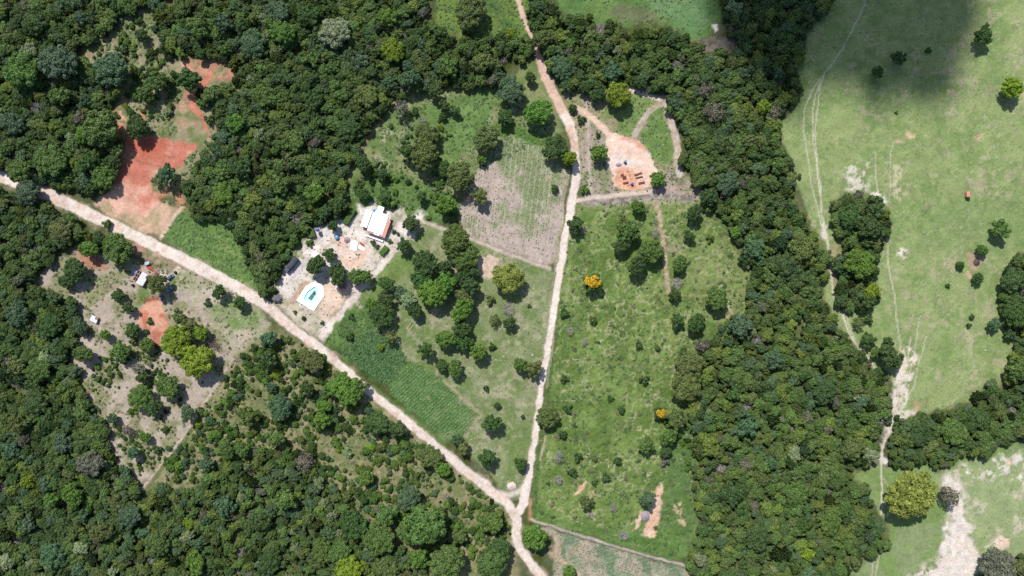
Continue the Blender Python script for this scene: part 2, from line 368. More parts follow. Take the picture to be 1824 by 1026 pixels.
# meadow right of the straight road
MEADOW = [(1030, 362), (1150, 352), (1246, 352), (1262, 382), (1290, 395), (1336, 490), (1336, 552), (1262, 608), (1240, 640), (1226, 745), (1250, 815), (1238, 888), (1244, 940), (1228, 1000),
          (1163, 985), (1044, 952), (955, 930), (948, 880), (962, 780), (975, 690), (990, 590), (1003, 490), (1018, 400)]
paint(MEADOW, MEAD, MEAD2, 4, nz=N25, zone='meadow', tuft=0.30)
ridge = np.exp(-(np.abs(fbm(16, 77, 3) + 0.25 * N6) / 0.13) ** 2) * sstep(-0.5, 0.6, fbm(60, 78, 3) + 0.25)
w_ = window(MEADOW, 10); lay(w_, (sstep(3, -3, sdf(PXW[w_], PYW[w_], MEADOW)) * ridge[w_] * 0.95), alb(178, 176, 132))
paint(MEADOW, alb(84, 108, 54), None, 4, patch=(N6 + 0.4 * N25, 0.45, 0.25), amt=0.6)
paint([(1190, 760), (1226, 745), (1250, 815), (1238, 890), (1243, 938), (1226, 999), (1100, 965), (1140, 930), (1180, 900), (1186, 830)], alb(106, 132, 76), alb(92, 120, 62), 12, nz=N12)
paint([(952, 928), (958, 890), (990, 920), (1100, 945), (1160, 930), (1230, 960), (1226, 1000), (1163, 985), (1044, 952)], alb(108, 138, 74), alb(96, 128, 62), 8, nz=N12, amt=0.85)
line([(962, 770), (955, 860), (951, 925)], 8, BRIGHT2, None, 2); line([(985, 640), (975, 720)], 7, BRIGHT2, None, 2)
line([(971, 778), (962, 820)], 3, TAN, None, 2)
for pl, c in (([(1245, 440), (1300, 420), (1330, 480), (1335, 545), (1290, 575), (1240, 560), (1225, 480)], alb(146, 152, 100)), ([(1180, 435), (1225, 440), (1215, 452), (1190, 455)], TAN),
              ([(1010, 368), (1150, 356), (1242, 352), (1246, 362), (1110, 366), (1030, 372)], GREYTAN)):
    paint(pl, c, None, 8, amt=0.55, patch=(N6, -0.3, 0.5))
line([(1167, 352), (1175, 395), (1184, 440), (1187, 490), (1190, 520)], 8, alb(176, 152, 124), TAN, 2, nz=N6, zone='footpath')
line([(1190, 520), (1196, 600), (1205, 660)], 5, alb(140, 150, 80), None, 3, amt=0.7)
line([(1185, 420), (1205, 437), (1232, 436)], 3, TAN, None, 2, amt=0.7); line([(1188, 525), (1262, 527), (1330, 515)], 3, alb(190, 168, 134), None, 2, amt=0.6)
line([(1296, 545), (1306, 560), (1296, 566)], 4, TAN, None, 2, amt=0.8); line([(1332, 500), (1334, 548)], 4, TAN, None, 2, amt=0.7)
line([(1030, 640), (1110, 648), (1200, 662)], 2, alb(150, 132, 104), None, 2, amt=0.5)
for pl in ([(1022, 882), (1028, 864), (1042, 856), (1040, 868), (1026, 884)], [(1055, 872), (1060, 870), (1058, 884)], [(1140, 905), (1146, 912), (1136, 940), (1124, 948)],
           [(1168, 880), (1180, 853), (1180, 890), (1172, 925), (1166, 955), (1142, 956), (1152, 930), (1160, 905)]):
    paint(pl, alb(236, 204, 176), alb(222, 178, 148), 2.5, nz=N6, zone='bare_earth')
paint([(1195, 900), (1215, 895), (1222, 920), (1232, 940), (1215, 930)], alb(220, 190, 160), None, 4, patch=(N6, 0.1, 0.3))
# the big pasture
PAST = [(1478, -110), (1934, -110), (1934, 450), (1797, 480), (1787, 580), (1812, 598), (1787, 682), (1724, 715), (1600, 748), (1585, 665), (1551, 655), (1490, 580), (1465, 515), (1477, 465), (1449, 407), (1416, 320), (1388, 228), (1424, 185), (1420, 114), (1439, 51)]
paint(PAST, PALE, PALE2, 4, nz=N25 * 0.6 + N12 * 0.5, thr=0.1, soft=0.5, zone='pasture', tuft=0.10)
paint(PAST, STRAW, None, 4, patch=(N6 * 0.7 + N12 * 0.6 + NB25 * 0.5 + np.clip((PX - 1560) / 900, -0.2, 0.3), 0.68, 0.28), amt=0.7)
paint(PAST, alb(128, 150, 92), None, 4, patch=(N60 + 0.4 * N12 + np.exp(-((PX - 1760) / 110) ** 2 - ((PY - 385) / 60) ** 2) * 0.9, 0.55, 0.4), amt=0.75)
paint(PAST, alb(112, 134, 76), None, 4, patch=(N3 * 0.8 + N6 * 0.4, 0.55, 0.25), amt=0.4)
paint(PAST, alb(186, 184, 150), None, 4, patch=(fbm(4, 97, 2) + NB25 * 0.3, 0.85, 0.2), amt=0.5)
PAST2 = [(1514, 842), (1557, 832), (1592, 830), (1650, 828), (1697, 818), (1790, 795), (1934, 778), (1934, 990), (1760, 1010), (1740, 1136), (1490, 1136), (1516, 1012), (1585, 978), (1579, 930), (1549, 893)]
paint(PAST2, alb(146, 160, 112), PALE2, 4, nz=N25, zone='pasture', tuft=0.10)
paint([(1660, 842), (1934, 790), (1934, 1000), (1760, 1005), (1720, 930)], alb(160, 174, 122), alb(206, 196, 170), 8, nz=NB12 * 0.8 + 0.4 * N6, thr=0.45, soft=0.35)
paint([(1680, 846), (1700, 846), (1712, 872), (1714, 900), (1728, 935), (1742, 980), (1724, 1026), (1700, 1090), (1630, 1090), (1650, 1030), (1676, 990), (1688, 940), (1690, 890)], alb(246, 234, 224), alb(236, 218, 204), 7, warp=2.2, nz=N6, zone='bare_earth', tuft=0.05)
paint([(1684, 850), (1716, 880), (1745, 985), (1700, 1050), (1650, 1030), (1688, 940)], alb(168, 172, 128), None, 6, patch=(NB12 * 0.8 + N6 * 0.4, 0.6, 0.2), amt=0.7)
paint([(1600, 1040), (1660, 1000), (1700, 960), (1780, 1000), (1760, 1090), (1620, 1090)], alb(236, 220, 206), None, 8, patch=(N6 + 0.3 * N12, 0.0, 0.3))
paint([(1690, 840), (1830, 860), (1930, 880), (1930, 850), (1810, 800)], WHITEY, None, 8, patch=(N6 + 0.5 * NB12, 0.35, 0.3), amt=0.8)
paint([(1774, 962), (1786, 955), (1798, 960), (1796, 976), (1782, 982), (1772, 974)], alb(240, 212, 192), None, 3); paint([(1792, 818), (1802, 816), (1803, 827), (1793, 828)], alb(240, 206, 190), None, 3)
line([(1745, 1000), (1800, 990), (1860, 996)], 3, WHITEY, None, 2, amt=0.8); line([(1755, 975), (1775, 962)], 3, WHITEY, None, 2, amt=0.8)
for pl in ([(1270, 44), (1277, 42), (1280, 54), (1274, 58)], [(1304, 54), (1310, 56), (1316, 68), (1310, 70)]): paint(pl, alb(246, 238, 226), None, 2, zone='bare_earth')
paint(PAST2, alb(112, 136, 78), None, 4, patch=(N3 * 0.8 + N6 * 0.4, 0.55, 0.25), amt=0.4)
# cattle tracks
TRACKS = [([(1545, -40), (1540, 8), (1528, 35), (1512, 65), (1498, 90), (1485, 110), (1470, 130), (1462, 148), (1452, 170), (1448, 195), (1447, 230), (1450, 262), (1456, 300), (1460, 340), (1464, 380), (1470, 410), (1474, 430)], 2.2, 0.85),
          ([(1462, 148), (1456, 190), (1452, 240), (1455, 290), (1462, 330), (1463, 380), (1466, 400)], 2.0, 0.7),
          ([(1462, 140), (1444, 165), (1434, 190), (1431, 225), (1435, 258), (1443, 300), (1445, 330), (1456, 368), (1463, 400), (1470, 425)], 2.0, 0.75),
          ([(1474, 430), (1479, 458), (1481, 490), (1483, 520), (1487, 535), (1499, 555), (1508, 580), (1518, 605), (1532, 622), (1548, 640), (1558, 655)], 4.5, 0.9),
          ([(1504, 552), (1515, 585), (1524, 612), (1543, 628), (1556, 648)], 2.5, 0.8),
          ([(1558, 270), (1560, 310), (1562, 335), (1570, 360), (1582, 395), (1580, 430), (1582, 470), (1588, 500), (1594, 530), (1597, 560), (1601, 590), (1603, 610), (1606, 628), (1611, 650), (1612, 680)], 2.2, 0.75),
          ([(1594, 250), (1586, 275), (1586, 330), (1583, 360)], 1.8, 0.5),
          ([(1640, 560), (1634, 590), (1626, 640), (1612, 690), (1600, 730)], 2.0, 0.7), ([(1650, 600), (1636, 650), (1628, 690), (1612, 715)], 2.0, 0.7),
          ([(1612, 640), (1604, 680), (1590, 710), (1592, 730)], 3.0, 0.8), ([(1622, 600), (1616, 650), (1600, 700), (1594, 730)], 2.0, 0.8),
          ([(1592, 725), (1588, 750), (1580, 775), (1572, 800), (1569, 825), (1571, 870), (1570, 915)], 4.0, 0.95), ([(1573, 850), (1582, 865), (1590, 878), (1586, 900)], 2.0, 0.6),
          ([(1628, 735), (1605, 740), (1588, 752), (1580, 775)], 4.0, 0.8), ([(1555, 990), (1552, 1060)], 2.0, 0.6), ([(1567, 990), (1556, 1040)], 2.0, 0.6)]
for pts, wd, a in TRACKS: line(pts, wd * 0.6, alb(224, 212, 192), None, 1.2, warp=0.25, amt=a * 0.85, zone='cattle_track', zthr=0.42, tuft=0.02)
paint([(1606, 622), (1622, 612), (1634, 640), (1626, 672), (1618, 700), (1608, 722), (1588, 742), (1584, 712), (1594, 680), (1602, 650)], alb(238, 222, 210), alb(232, 198, 178), 5, nz=N12, thr=0.3, patch=(N6 + 0.4 * N3, -0.35, 0.4), amt=0.9, zone='bare_earth')
paint([(1588, 736), (1600, 732), (1640, 726), (1628, 740), (1600, 746), (1584, 770), (1570, 800), (1566, 790), (1578, 760)], alb(240, 226, 214), None, 3, amt=0.85, patch=(N6, -0.4, 0.4))
paint([(1625, 712), (1640, 718), (1640, 732), (1622, 736)], alb(206, 170, 136), None, 5, amt=0.8)
paint([(1462, 400), (1474, 405), (1474, 428), (1466, 425)], WHITEY, None, 3, amt=0.8); paint([(1564, 810), (1576, 808), (1584, 824), (1568, 830)], WHITEY, None, 3)
paint([(1478, 440), (1494, 430), (1494, 500), (1484, 520), (1478, 480)], alb(176, 158, 124), None, 4, amt=0.7)
paint([(1505, 290), (1545, 285), (1550, 345), (1505, 340)], WHITEY, None, 8, patch=(N6, 0.15, 0.3), amt=0.7); paint([(1545, 345), (1570, 340), (1580, 360), (1565, 365)], WHITEY, None, 5, patch=(N6, 0, 0.3))
paint([(1580, 290), (1612, 290), (1612, 355), (1590, 360)], alb(214, 200, 168), None, 10, patch=(N6, 0.1, 0.3), amt=0.7); paint([(1600, 440), (1618, 446), (1615, 458), (1600, 456)], WHITEY, None, 4, patch=(N3, -0.2, 0.4))
for cx, cy, r in ((1621, 240, 7), (1743, 243, 6), (1602, 251, 4), (1690, 165, 3), (1727, 492, 6), (1748, 440, 5)): paint([(cx - r, cy - r * .6), (cx, cy - r), (cx + r, cy - r * .4), (cx + r * .8, cy + r * .7), (cx - r * .6, cy + r * .8)], alb(216, 186, 152), None, 3)
paint([(1725, 455), (1735, 452), (1760, 462), (1740, 480), (1722, 478)], alb(190, 160, 136), None, 5, amt=0.8)
# maize field and its edges
MAIZE = [(880, 246), (900, 240), (971, 262), (1009, 312), (1005, 355), (996, 420), (988, 469), (975, 474), (905, 447), (835, 422), (815, 386), (822, 362), (841, 318), (856, 297)]
paint(MAIZE, alb(194, 176, 164), alb(140, 152, 106), 4, nz=N25 * 0.7 + 0.3 * N12 + (345 - PY) / 120 - np.exp(-((PX - 860) / 26) ** 2 - ((PY - 335) / 45) ** 2) * 1.4 + np.exp(-((PX - 925) / 26) ** 2 - ((PY - 385) / 22) ** 2) * 1.2, thr=0.0, soft=0.45, zone='maize_field', tuft=0.06)
va = -(PX - 920) * math.sin(math.radians(97)) + (PY - 360) * math.cos(math.radians(97))
paint(MAIZE, alb(206, 190, 178), None, 4, patch=(np.cos(va * 6.2832 / 9.2) * 0.7 + N6 * 0.7, 0.2, 0.5), amt=0.35)
paint([(1000, 300), (1012, 310), (990, 470), (982, 470), (1004, 350)], GREYTAN, alb(160, 160, 116), 2, nz=N6)
line([(740, 388), (790, 408), (835, 424), (905, 452), (978, 479)], 6, alb(206, 188, 172), None, 2, zone='footpath'); line([(719, 412), (745, 430), (786, 462)], 2, TAN, None, 2, amt=0.6)
paint([(852, 462), (872, 454), (890, 458), (888, 488), (880, 496), (866, 492), (852, 484)], alb(228, 206, 184), alb(214, 188, 164), 3, nz=N6, zone='bare_earth')
# crops below
BEAN = [(622, 611), (640, 596), (663, 584), (683, 596), (708, 614), (726, 632), (722, 648), (701, 677), (688, 688), (663, 672), (622, 642)]
paint(BEAN, alb(76, 106, 60), alb(60, 90, 46), 3, warp=1.6, nz=N6, zone='bean_field', tuft=0.35)
paint(BEAN, alb(104, 134, 76), None, 3, amt=0.6, patch=(NB12 + 0.4 * N6, 0.55, 0.25))
ROWC = [(726, 634), (790, 683), (855, 740), (825, 777), (797, 786), (755, 752), (698, 706), (692, 690), (704, 678), (724, 650)]
paint(ROWC, alb(96, 128, 70), alb(82, 116, 58), 3, warp=1.6, nz=N12, zone='crop_field', tuft=0.25)
paint(ROWC, alb(150, 150, 108), None, 3, amt=0.6, patch=(NB12 + 0.4 * N6, 0.5, 0.25))
line([(790, 680), (857, 738), (828, 776)], 5, alb(182, 168, 140), None, 3, amt=0.8); line([(665, 690), (720, 735), (790, 790)], 8, BRIGHT, None, 4, amt=0.8)
VEG = [(958, 938), (1044, 961), (1163, 996), (1230, 1012), (1240, 1136), (960, 1136), (985, 1010), (992, 965)]
paint(VEG, alb(144, 152, 122), alb(180, 168, 146), 3, nz=N12, zone='vegetable_plot', tuft=0.12)
rowp = (PX * 0.28 + PY * 0.96); tp = (PX * 0.96 - PY * 0.28)
paint(VEG, alb(100, 132, 92), None, 3, patch=(np.sin(tp * 0.11 + N25 * 3) + N12 * 0.6, 0.3, 0.25), amt=0.8)
paint(VEG, alb(172, 166, 146), None, 3, patch=(np.sin(rowp * 0.9) + N6 * 0.5, 0.55, 0.3), amt=0.5)
paint(VEG, alb(186, 168, 148), None, 3, patch=(np.where(np.sin(tp * 0.085 + 2 + N60 * 2) > 0.75, 1, -1) + N12 * 0.9, 0.5, 0.3), amt=0.8)
paint([(985, 968), (1040, 975), (1030, 990), (980, 985)], alb(200, 172, 146), None, 6, patch=(N12, 0.2, 0.4), amt=0.6); line([(980, 985), (1022, 1015), (1060, 1060)], 8, alb(206, 176, 150), None, 4, amt=0.8)
line([(945, 925), (1000, 944), (1044, 957), (1105, 976), (1163, 992), (1232, 1010)], 4, alb(206, 190, 178), None, 2, zone='footpath'); line([(958, 933), (1044, 961), (1232, 1016)], 3, alb(96, 92, 72), None, 2, amt=0.5)  # pale path, then a hedge's shade beside it put into the ground colour
# building site and its tracks
PLOT = [(1000, 155), (1045, 165), (1085, 152), (1115, 150), (1182, 175), (1190, 210), (1208, 262), (1214, 300), (1246, 335), (1244, 352), (1150, 350), (1040, 356), (1033, 320), (1030, 262), (1012, 205)]
paint(PLOT, alb(140, 150, 96), alb(170, 158, 128), 4, nz=NB12, zone='plot_grass', tuft=0.18)
paint([(1075, 190), (1120, 160), (1176, 178), (1130, 235), (1110, 235)], alb(132, 152, 88), BRIGHT, 6, nz=N12); paint([(1142, 240), (1172, 185), (1195, 235), (1200, 290), (1165, 285), (1140, 250)], alb(126, 152, 84), BRIGHT, 4, nz=N12)
paint([(1032, 240), (1075, 215), (1085, 300), (1102, 345), (1042, 352), (1034, 300)], alb(178, 160, 146), alb(140, 146, 106), 5, nz=NB12, amt=0.9)
paint([(1165, 300), (1215, 298), (1246, 335), (1244, 352), (1172, 350)], alb(188, 164, 154), alb(148, 146, 110), 5, nz=NB12, amt=0.85)
line([(1113, 152), (1140, 166), (1180, 178)], 8, alb(228, 210, 194), None, 2); line([(1184, 174), (1192, 205), (1205, 250), (1210, 310)], 12, alb(216, 200, 190), TAN, 2, nz=N6, zone='footpath')
line([(1182, 178), (1150, 205), (1130, 240)], 10, alb(206, 190, 174), alb(176, 160, 136), 2, nz=N6, zone='footpath'); line([(1045, 180), (1048, 260), (1052, 345)], 6, alb(212, 194, 182), None, 3, amt=0.8)
SITE = [(1081, 241), (1108, 237), (1119, 243), (1139, 252), (1149, 268), (1160, 283), (1170, 305), (1165, 325), (1162, 335), (1152, 336), (1100, 338), (1085, 296), (1079, 277)]
paint(SITE, alb(248, 212, 188), alb(248, 224, 208), 2, nz=N12, zone='building_site_ground', tuft=0.04)
paint([(1093, 300), (1130, 300), (1135, 330), (1150, 336), (1100, 338)], alb(238, 178, 142), alb(226, 158, 122), 4, nz=N6, amt=0.8); paint([(1108, 282), (1126, 284), (1124, 296), (1106, 292)], WHITEY, None, 4)
paint([(1108, 240), (1120, 243), (1140, 254), (1150, 270), (1146, 272), (1130, 256), (1106, 250)], alb(214, 140, 104), None, 4, amt=0.7)
line([(1025, 190), (1045, 202), (1065, 218), (1085, 242)], 11, alb(240, 208, 186), None, 2, zone='building_site_ground')
line([(1030, 356), (1080, 350), (1120, 345), (1165, 342)], 9, alb(222, 202, 186), None, 2, zone='footpath'); line([(1040, 362), (1110, 358), (1170, 350), (1240, 352)], 10, alb(184, 168, 160), alb(140, 128, 118), 3, nz=N6)
# red clearing and the red track
REDPOLY = [(220, 245), (257, 242), (353, 257), (345, 268), (317, 297), (300, 300), (268, 322), (272, 345), (286, 345), (284, 366), (262, 388), (240, 380), (210, 374), (186, 350), (200, 330), (200, 300), (215, 275)]
paint([(170, 360), (186, 348), (284, 362), (326, 366), (287, 424), (240, 406), (190, 380)], alb(222, 184, 156), alb(188, 166, 130), 4, nz=NB12, zone='bare_earth', tuft=0.1)
paint(REDPOLY, RED, REDP, 3, nz=N25 * 0.9 + N12 * 0.3 + (PY - 300) / 75, thr=0.45, soft=0.7, zone='red_earth_clearing', tuft=0.06)
paint([(225, 252), (290, 250), (285, 275), (240, 282)], alb(200, 106, 84), None, 8, nz=N12, amt=0.8); line([(225, 276), (250, 288), (290, 298)], 2.5, alb(150, 110, 80), None, 2, amt=0.8); line([(292, 274), (302, 281), (312, 279)], 2.5, alb(150, 100, 80), None, 2, amt=0.8)
line([(286, 345), (310, 335), (324, 366)], 14, alb(206, 150, 116), None, 6, patch=(NB12, -0.1, 0.4)); line([(324, 367), (287, 424)], 7, alb(222, 194, 170), None, 2)
line([(333, 117), (350, 124), (375, 130), (415, 133, 14)], 15, RED, REDP, 3, warp=1.6, nz=N12, zone='red_track', patch=(N12 + 0.5 * N6, -0.25, 0.3)); line([(372, 138, 13), (358, 156, 13), (342, 174, 14), (345, 192, 14), (362, 210, 9), (370, 235, 5), (372, 250, 4)], 10, RED, alb(216, 138, 112), 2.5, warp=0.6, nz=N12, zone='red_track')
paint([(328, 104), (375, 100), (420, 108), (428, 145), (392, 156), (365, 158), (335, 132)], alb(204, 142, 116), None, 6, patch=(N12 * 0.6 + N6 * 0.6, -0.15, 0.35), amt=0.8)
paint([(300, 175), (345, 150), (340, 195), (375, 215), (330, 240), (300, 215)], alb(190, 152, 124), None, 8, patch=(NB12, 0.1, 0.35), amt=0.7)
paint([(310, 170), (340, 155), (335, 190), (305, 190)], alb(190, 140, 112), None, 6, patch=(N12, 0, 0.5))
for pl in ([(136, 97), (150, 94), (158, 112), (148, 126), (140, 112)], [(205, 197), (216, 196), (222, 212), (214, 214)], [(214, 218), (222, 220), (218, 242), (206, 246)], [(250, 205), (258, 196), (256, 212), (246, 213)], [(178, 182), (190, 182), (188, 188), (178, 188)], [(216, 172), (228, 172), (228, 182)], [(606, 158), (624, 155), (622, 172), (610, 172)], [(402, 268), (412, 268), (414, 278), (404, 276)]):
    paint(pl, alb(216, 140, 112), REDP, 3, nz=N6, zone='bare_earth')
paint([(375, 205), (420, 215), (400, 270), (372, 262)], alb(176, 162, 138), None, 8, patch=(NB12, -0.1, 0.4), amt=0.8)
# bare slope and the ruined cottage's land
SLOPE = [(57, 505), (90, 470), (140, 440), (190, 452), (225, 462), (300, 470), (320, 478), (420, 520), (470, 560), (478, 585), (420, 632), (372, 705), (328, 774), (258, 866), (250, 868), (190, 800), (190, 765), (140, 690), (125, 640), (147, 575), (110, 530)]
paint(SLOPE, alb(192, 176, 160), alb(152, 150, 112), 7, warp=2.0, nz=N25 * 0.6 + N12 * 0.6, thr=0.0, zone='bare_slope', tuft=0.12)
paint([(300, 500), (330, 478), (420, 520), (470, 560), (478, 585), (418, 630), (390, 590), (350, 540)], alb(164, 166, 126), alb(198, 184, 162), 5, nz=NB12, amt=0.9, zone='stony_field')
paint([(375, 545), (410, 530), (430, 545), (470, 560), (450, 590), (410, 585), (385, 570)], alb(116, 144, 78), alb(150, 158, 112), 8, nz=N12, amt=0.9)
paint([(250, 500), (270, 500), (262, 540), (240, 545)], alb(110, 134, 66), None, 5, amt=0.85); paint([(300, 495), (316, 478), (318, 490), (308, 512)], alb(104, 134, 64), None, 4, amt=0.9); paint([(200, 440), (290, 470), (318, 476), (280, 452), (215, 425)], alb(122, 130, 84), alb(188, 158, 136), 4, nz=NB12)
paint([(135, 440), (160, 445), (185, 462), (190, 482), (165, 480), (142, 465)], alb(184, 134, 108), None, 5); paint([(232, 435), (255, 440), (258, 452), (236, 452)], alb(196, 150, 132), None, 5); paint([(150, 480), (200, 478), (180, 540), (150, 540)], alb(158, 160, 112), None, 10, patch=(N12, 0, 0.4), amt=0.8)
paint([(255, 540), (268, 532), (286, 534), (290, 548), (300, 570), (300, 590), (278, 606), (268, 590), (246, 580), (244, 556)], alb(226, 170, 142), alb(206, 130, 104), 3, nz=N12 + (PY - 560) / 60, thr=0.3, zone='red_earth_clearing', tuft=0.05)
line([(260, 536), (284, 532)], 6, alb(168, 96, 76), None, 3); paint([(262, 590), (280, 585), (290, 610), (280, 625), (268, 612)], alb(192, 118, 94), None, 5, amt=0.8)
line([(160, 553), (180, 536), (196, 525)], 3, alb(206, 184, 164), None, 2, amt=0.8); line([(252, 872), (328, 776), (372, 706), (415, 640)], 4, alb(206, 184, 168), None, 2); line([(258, 874), (334, 778), (378, 708)], 5, alb(96, 116, 58), None, 3, amt=0.7)
paint([(235, 470), (300, 480), (300, 505), (240, 505)], alb(204, 182, 170), alb(176, 140, 120), 5, nz=N6); line([(318, 478), (308, 490), (296, 500)], 9, alb(224, 202, 186), None, 3)
# house yard
YARD = [(492, 528), (500, 500), (520, 460), (540, 430), (555, 410), (590, 395), (615, 402), (640, 372), (650, 368), (705, 372), (730, 388), (752, 378), (765, 392), (745, 412), (728, 425), (712, 452), (660, 500), (640, 530), (572, 605), (540, 580)]
paint(YARD, alb(242, 230, 220), alb(222, 208, 190), 7, warp=2.2, nz=NB12, zone='house_yard', tuft=0.05)
paint(YARD, alb(142, 148, 104), None, 6, patch=(NB12 * 0.7 + N6 * 0.5, 0.55, 0.22), amt=0.7)
paint([(590, 420), (630, 425), (660, 440), (655, 470), (630, 482), (606, 465)], alb(246, 222, 202), alb(238, 204, 182), 5, nz=N12); paint([(497, 500), (520, 495), (518, 525), (495, 522)], WHITEY, None, 5); paint([(575, 505), (600, 510), (625, 535), (590, 575), (565, 560)], alb(238, 210, 186), None, 5)
paint([(500, 530), (528, 540), (556, 560), (575, 575), (566, 604), (530, 575), (495, 545)], alb(174, 170, 132), alb(214, 200, 178), 5, nz=NB12, amt=0.85); line([(545, 505), (528, 525), (520, 540)], 8, alb(206, 170, 144), None, 3)
paint([(640, 380), (622, 400), (612, 405), (610, 395), (626, 372), (640, 366)], alb(92, 132, 60), None, 4, amt=0.8); paint([(690, 455), (715, 440), (728, 450), (690, 490), (665, 510)], alb(122, 146, 76), None, 5, amt=0.8)
line([(548, 440), (556, 430), (570, 425)], 8, alb(178, 168, 158), None, 6, amt=0.7); line([(558, 452), (530, 484), (510, 508)], 8, alb(222, 210, 206), None, 2)
line([(572, 600, 9), (604, 559, 10), (621, 539, 11), (640, 516, 11), (665, 490, 10), (690, 462, 9), (712, 437, 9)], 10, alb(240, 224, 210), alb(228, 208, 194), 2, nz=N12, zone='driveway', tuft=0.02)
line([(562, 598), (596, 556), (613, 536), (630, 514), (656, 486), (682, 458), (700, 440)], 4, alb(140, 138, 98), None, 3, warp=1.2, amt=0.75, patch=(N6, -0.5, 0.4))
# the two roads
MAIN = [(-110, 268, 19.4), (-20, 308, 17.8), (20, 322, 17.0), (60, 335, 17.8), (100, 354, 19.4), (160, 382, 20.2), (220, 410, 20.2), (280, 440, 20.2), (320, 459, 21.1), (370, 484, 21.1), (430, 515, 18.6), (480, 548, 17.8), (530, 592, 16.2), (566, 618, 15.3), (600, 645, 13.7),
        (650, 690, 14.6), (700, 731, 14.6), (760, 780, 15.3), (820, 830, 15.3), (870, 870, 16.2), (902, 896, 16.2), (922, 925, 15.3), (917, 950, 13.7), (928, 980, 13.7), (948, 1008, 13.7), (972, 1036, 13.7), (1020, 1090, 13.7)]
line(MAIN, 20, alb(206, 184, 160), None, 7, warp=1.6, amt=0.6)
line(MAIN, 20, ROADC, alb(232, 206, 188), 1.4, warp=0.35, nz=N12, thr=0.3, zone='dirt_road', tuft=0.02)
STR = [(905, -110, 7.0), (922, -5, 7.0), (932, 25, 7.0), (940, 50, 7.0), (952, 85, 7.0), (960, 105, 9.3), (968, 128, 13.9), (985, 165, 17.0), (1000, 192, 17.0), (1014, 222, 15.5), (1023, 255, 13.2), (1027, 290, 13.2), (1026, 325, 13.9), (1020, 355, 13.9), (1010, 405, 12.3), (1002, 450, 12.3), (993, 510, 11.6),
       (985, 560, 10.9), (978, 605, 10.0), (969, 660, 10.0), (962, 705, 9.3), (957, 745, 9.3), (950, 800, 9.3), (942, 845, 10.0), (934, 885, 15.5), (926, 912, 13.9)]
line(STR, 15, alb(190, 180, 150), None, 5, warp=0.9, amt=0.5)
line(STR, 15, ROADC, alb(228, 194, 172), 1.6, warp=0.4, nz=N25 + np.clip((260 - PY) / 120, -0.5, 1.0), thr=0.3, zone='straight_dirt_road', tuft=0.02)
line([(953, 95), (970, 135), (990, 172), (1005, 200)], 8, alb(222, 160, 130), None, 4, amt=0.6, patch=(N12, -0.2, 0.5)); line([(927, 15), (940, 50), (950, 80)], 6, alb(238, 226, 212), None, 2)
line([(878, 872), (905, 884), (930, 872), (938, 855)], 8, alb(226, 212, 198), None, 4, zone='dirt_road'); line([(944, 890), (944, 925)], 6, alb(214, 160, 128), None, 3, amt=0.7)
line([(1014, 305), (1003, 370), (992, 450), (982, 520), (972, 600), (962, 660), (950, 760), (944, 810)], 2.5, alb(204, 192, 160), None, 2, amt=0.7); line([(1035, 250), (1040, 300), (1034, 330)], 3, alb(200, 186, 150), None, 2, amt=0.6)
line([(988, 560), (984, 620), (974, 690)], 2.0, alb(216, 200, 176), None, 2, amt=0.6)
line([(303, 465), (309, 456), (314, 450)], 2.5, alb(190, 130, 108), None, 1.5, amt=0.9)
# brush on the wheel ruts
for off in (-0.2, 0.22):
    for R_ in (MAIN, STR):
        pts = []
        for i, p in enumerate(R_):
            q = R_[min(i + 1, len(R_) - 1)]; o = R_[max(i - 1, 0)]; tx, ty = q[0] - o[0], q[1] - o[1]; L = math.hypot(tx, ty)
            pts.append((p[0] - ty / L * p[2] * off, p[1] + tx / L * p[2] * off))
        line(pts, 2.6, alb(248, 232, 220), None, 2, warp=0.5, amt=0.45)
ruts = sstep(0.25, 0.7, N3) * 0.12
road_ids = [ZNAMES.index(z) for z in ('dirt_road', 'straight_dirt_road', 'driveway')]
COL *= (1 - ruts * np.isin(ZONE, road_ids))[..., None]
# woodland floor under the trees
for F in WOODS:
    paint(F, FLOOR, FLOOR2, 6, nz=N12, amt=0.9, tuft=0.2)
line(MAIN, 20, ROADC, alb(232, 206, 188), 1.4, warp=0.35, nz=N12, thr=0.3); line(STR, 15, ROADC, alb(228, 194, 172), 1.6, warp=0.4, nz=N25 + np.clip((260 - PY) / 120, -0.5, 1.0), thr=0.3)
for pts, wd, a in TRACKS: line(pts, wd * 0.6, alb(224, 212, 192), None, 1.2, warp=0.25, amt=a * 0.85)

COL = np.clip(COL * (1 + 0.10 * N3 + 0.06 * N6)[..., None], 0.012, 0.85)
ZH = TUFT * (0.55 * N3 + 0.6 * N6 + 0.5 * N12)
FLAT = [([(520, 495), (585, 495), (585, 560), (520, 560)], 0.0), ([(640, 362), (708, 362), (708, 428), (640, 428)], 0.0)]
for pl, z in FLAT:
    w = window(pl, 12); m = sstep(8, -2, sdf(PX[w], PY[w], pl)); ZH[w] = ZH[w] * (1 - m) + z * m
def ground_z(px, py):
    i = int(round((px - GX[0]) / STEP)); j = int(round((py - GY[0]) / STEP))
    return float(ZH[min(max(j, 0), NY - 1), min(max(i, 0), NX - 1)])

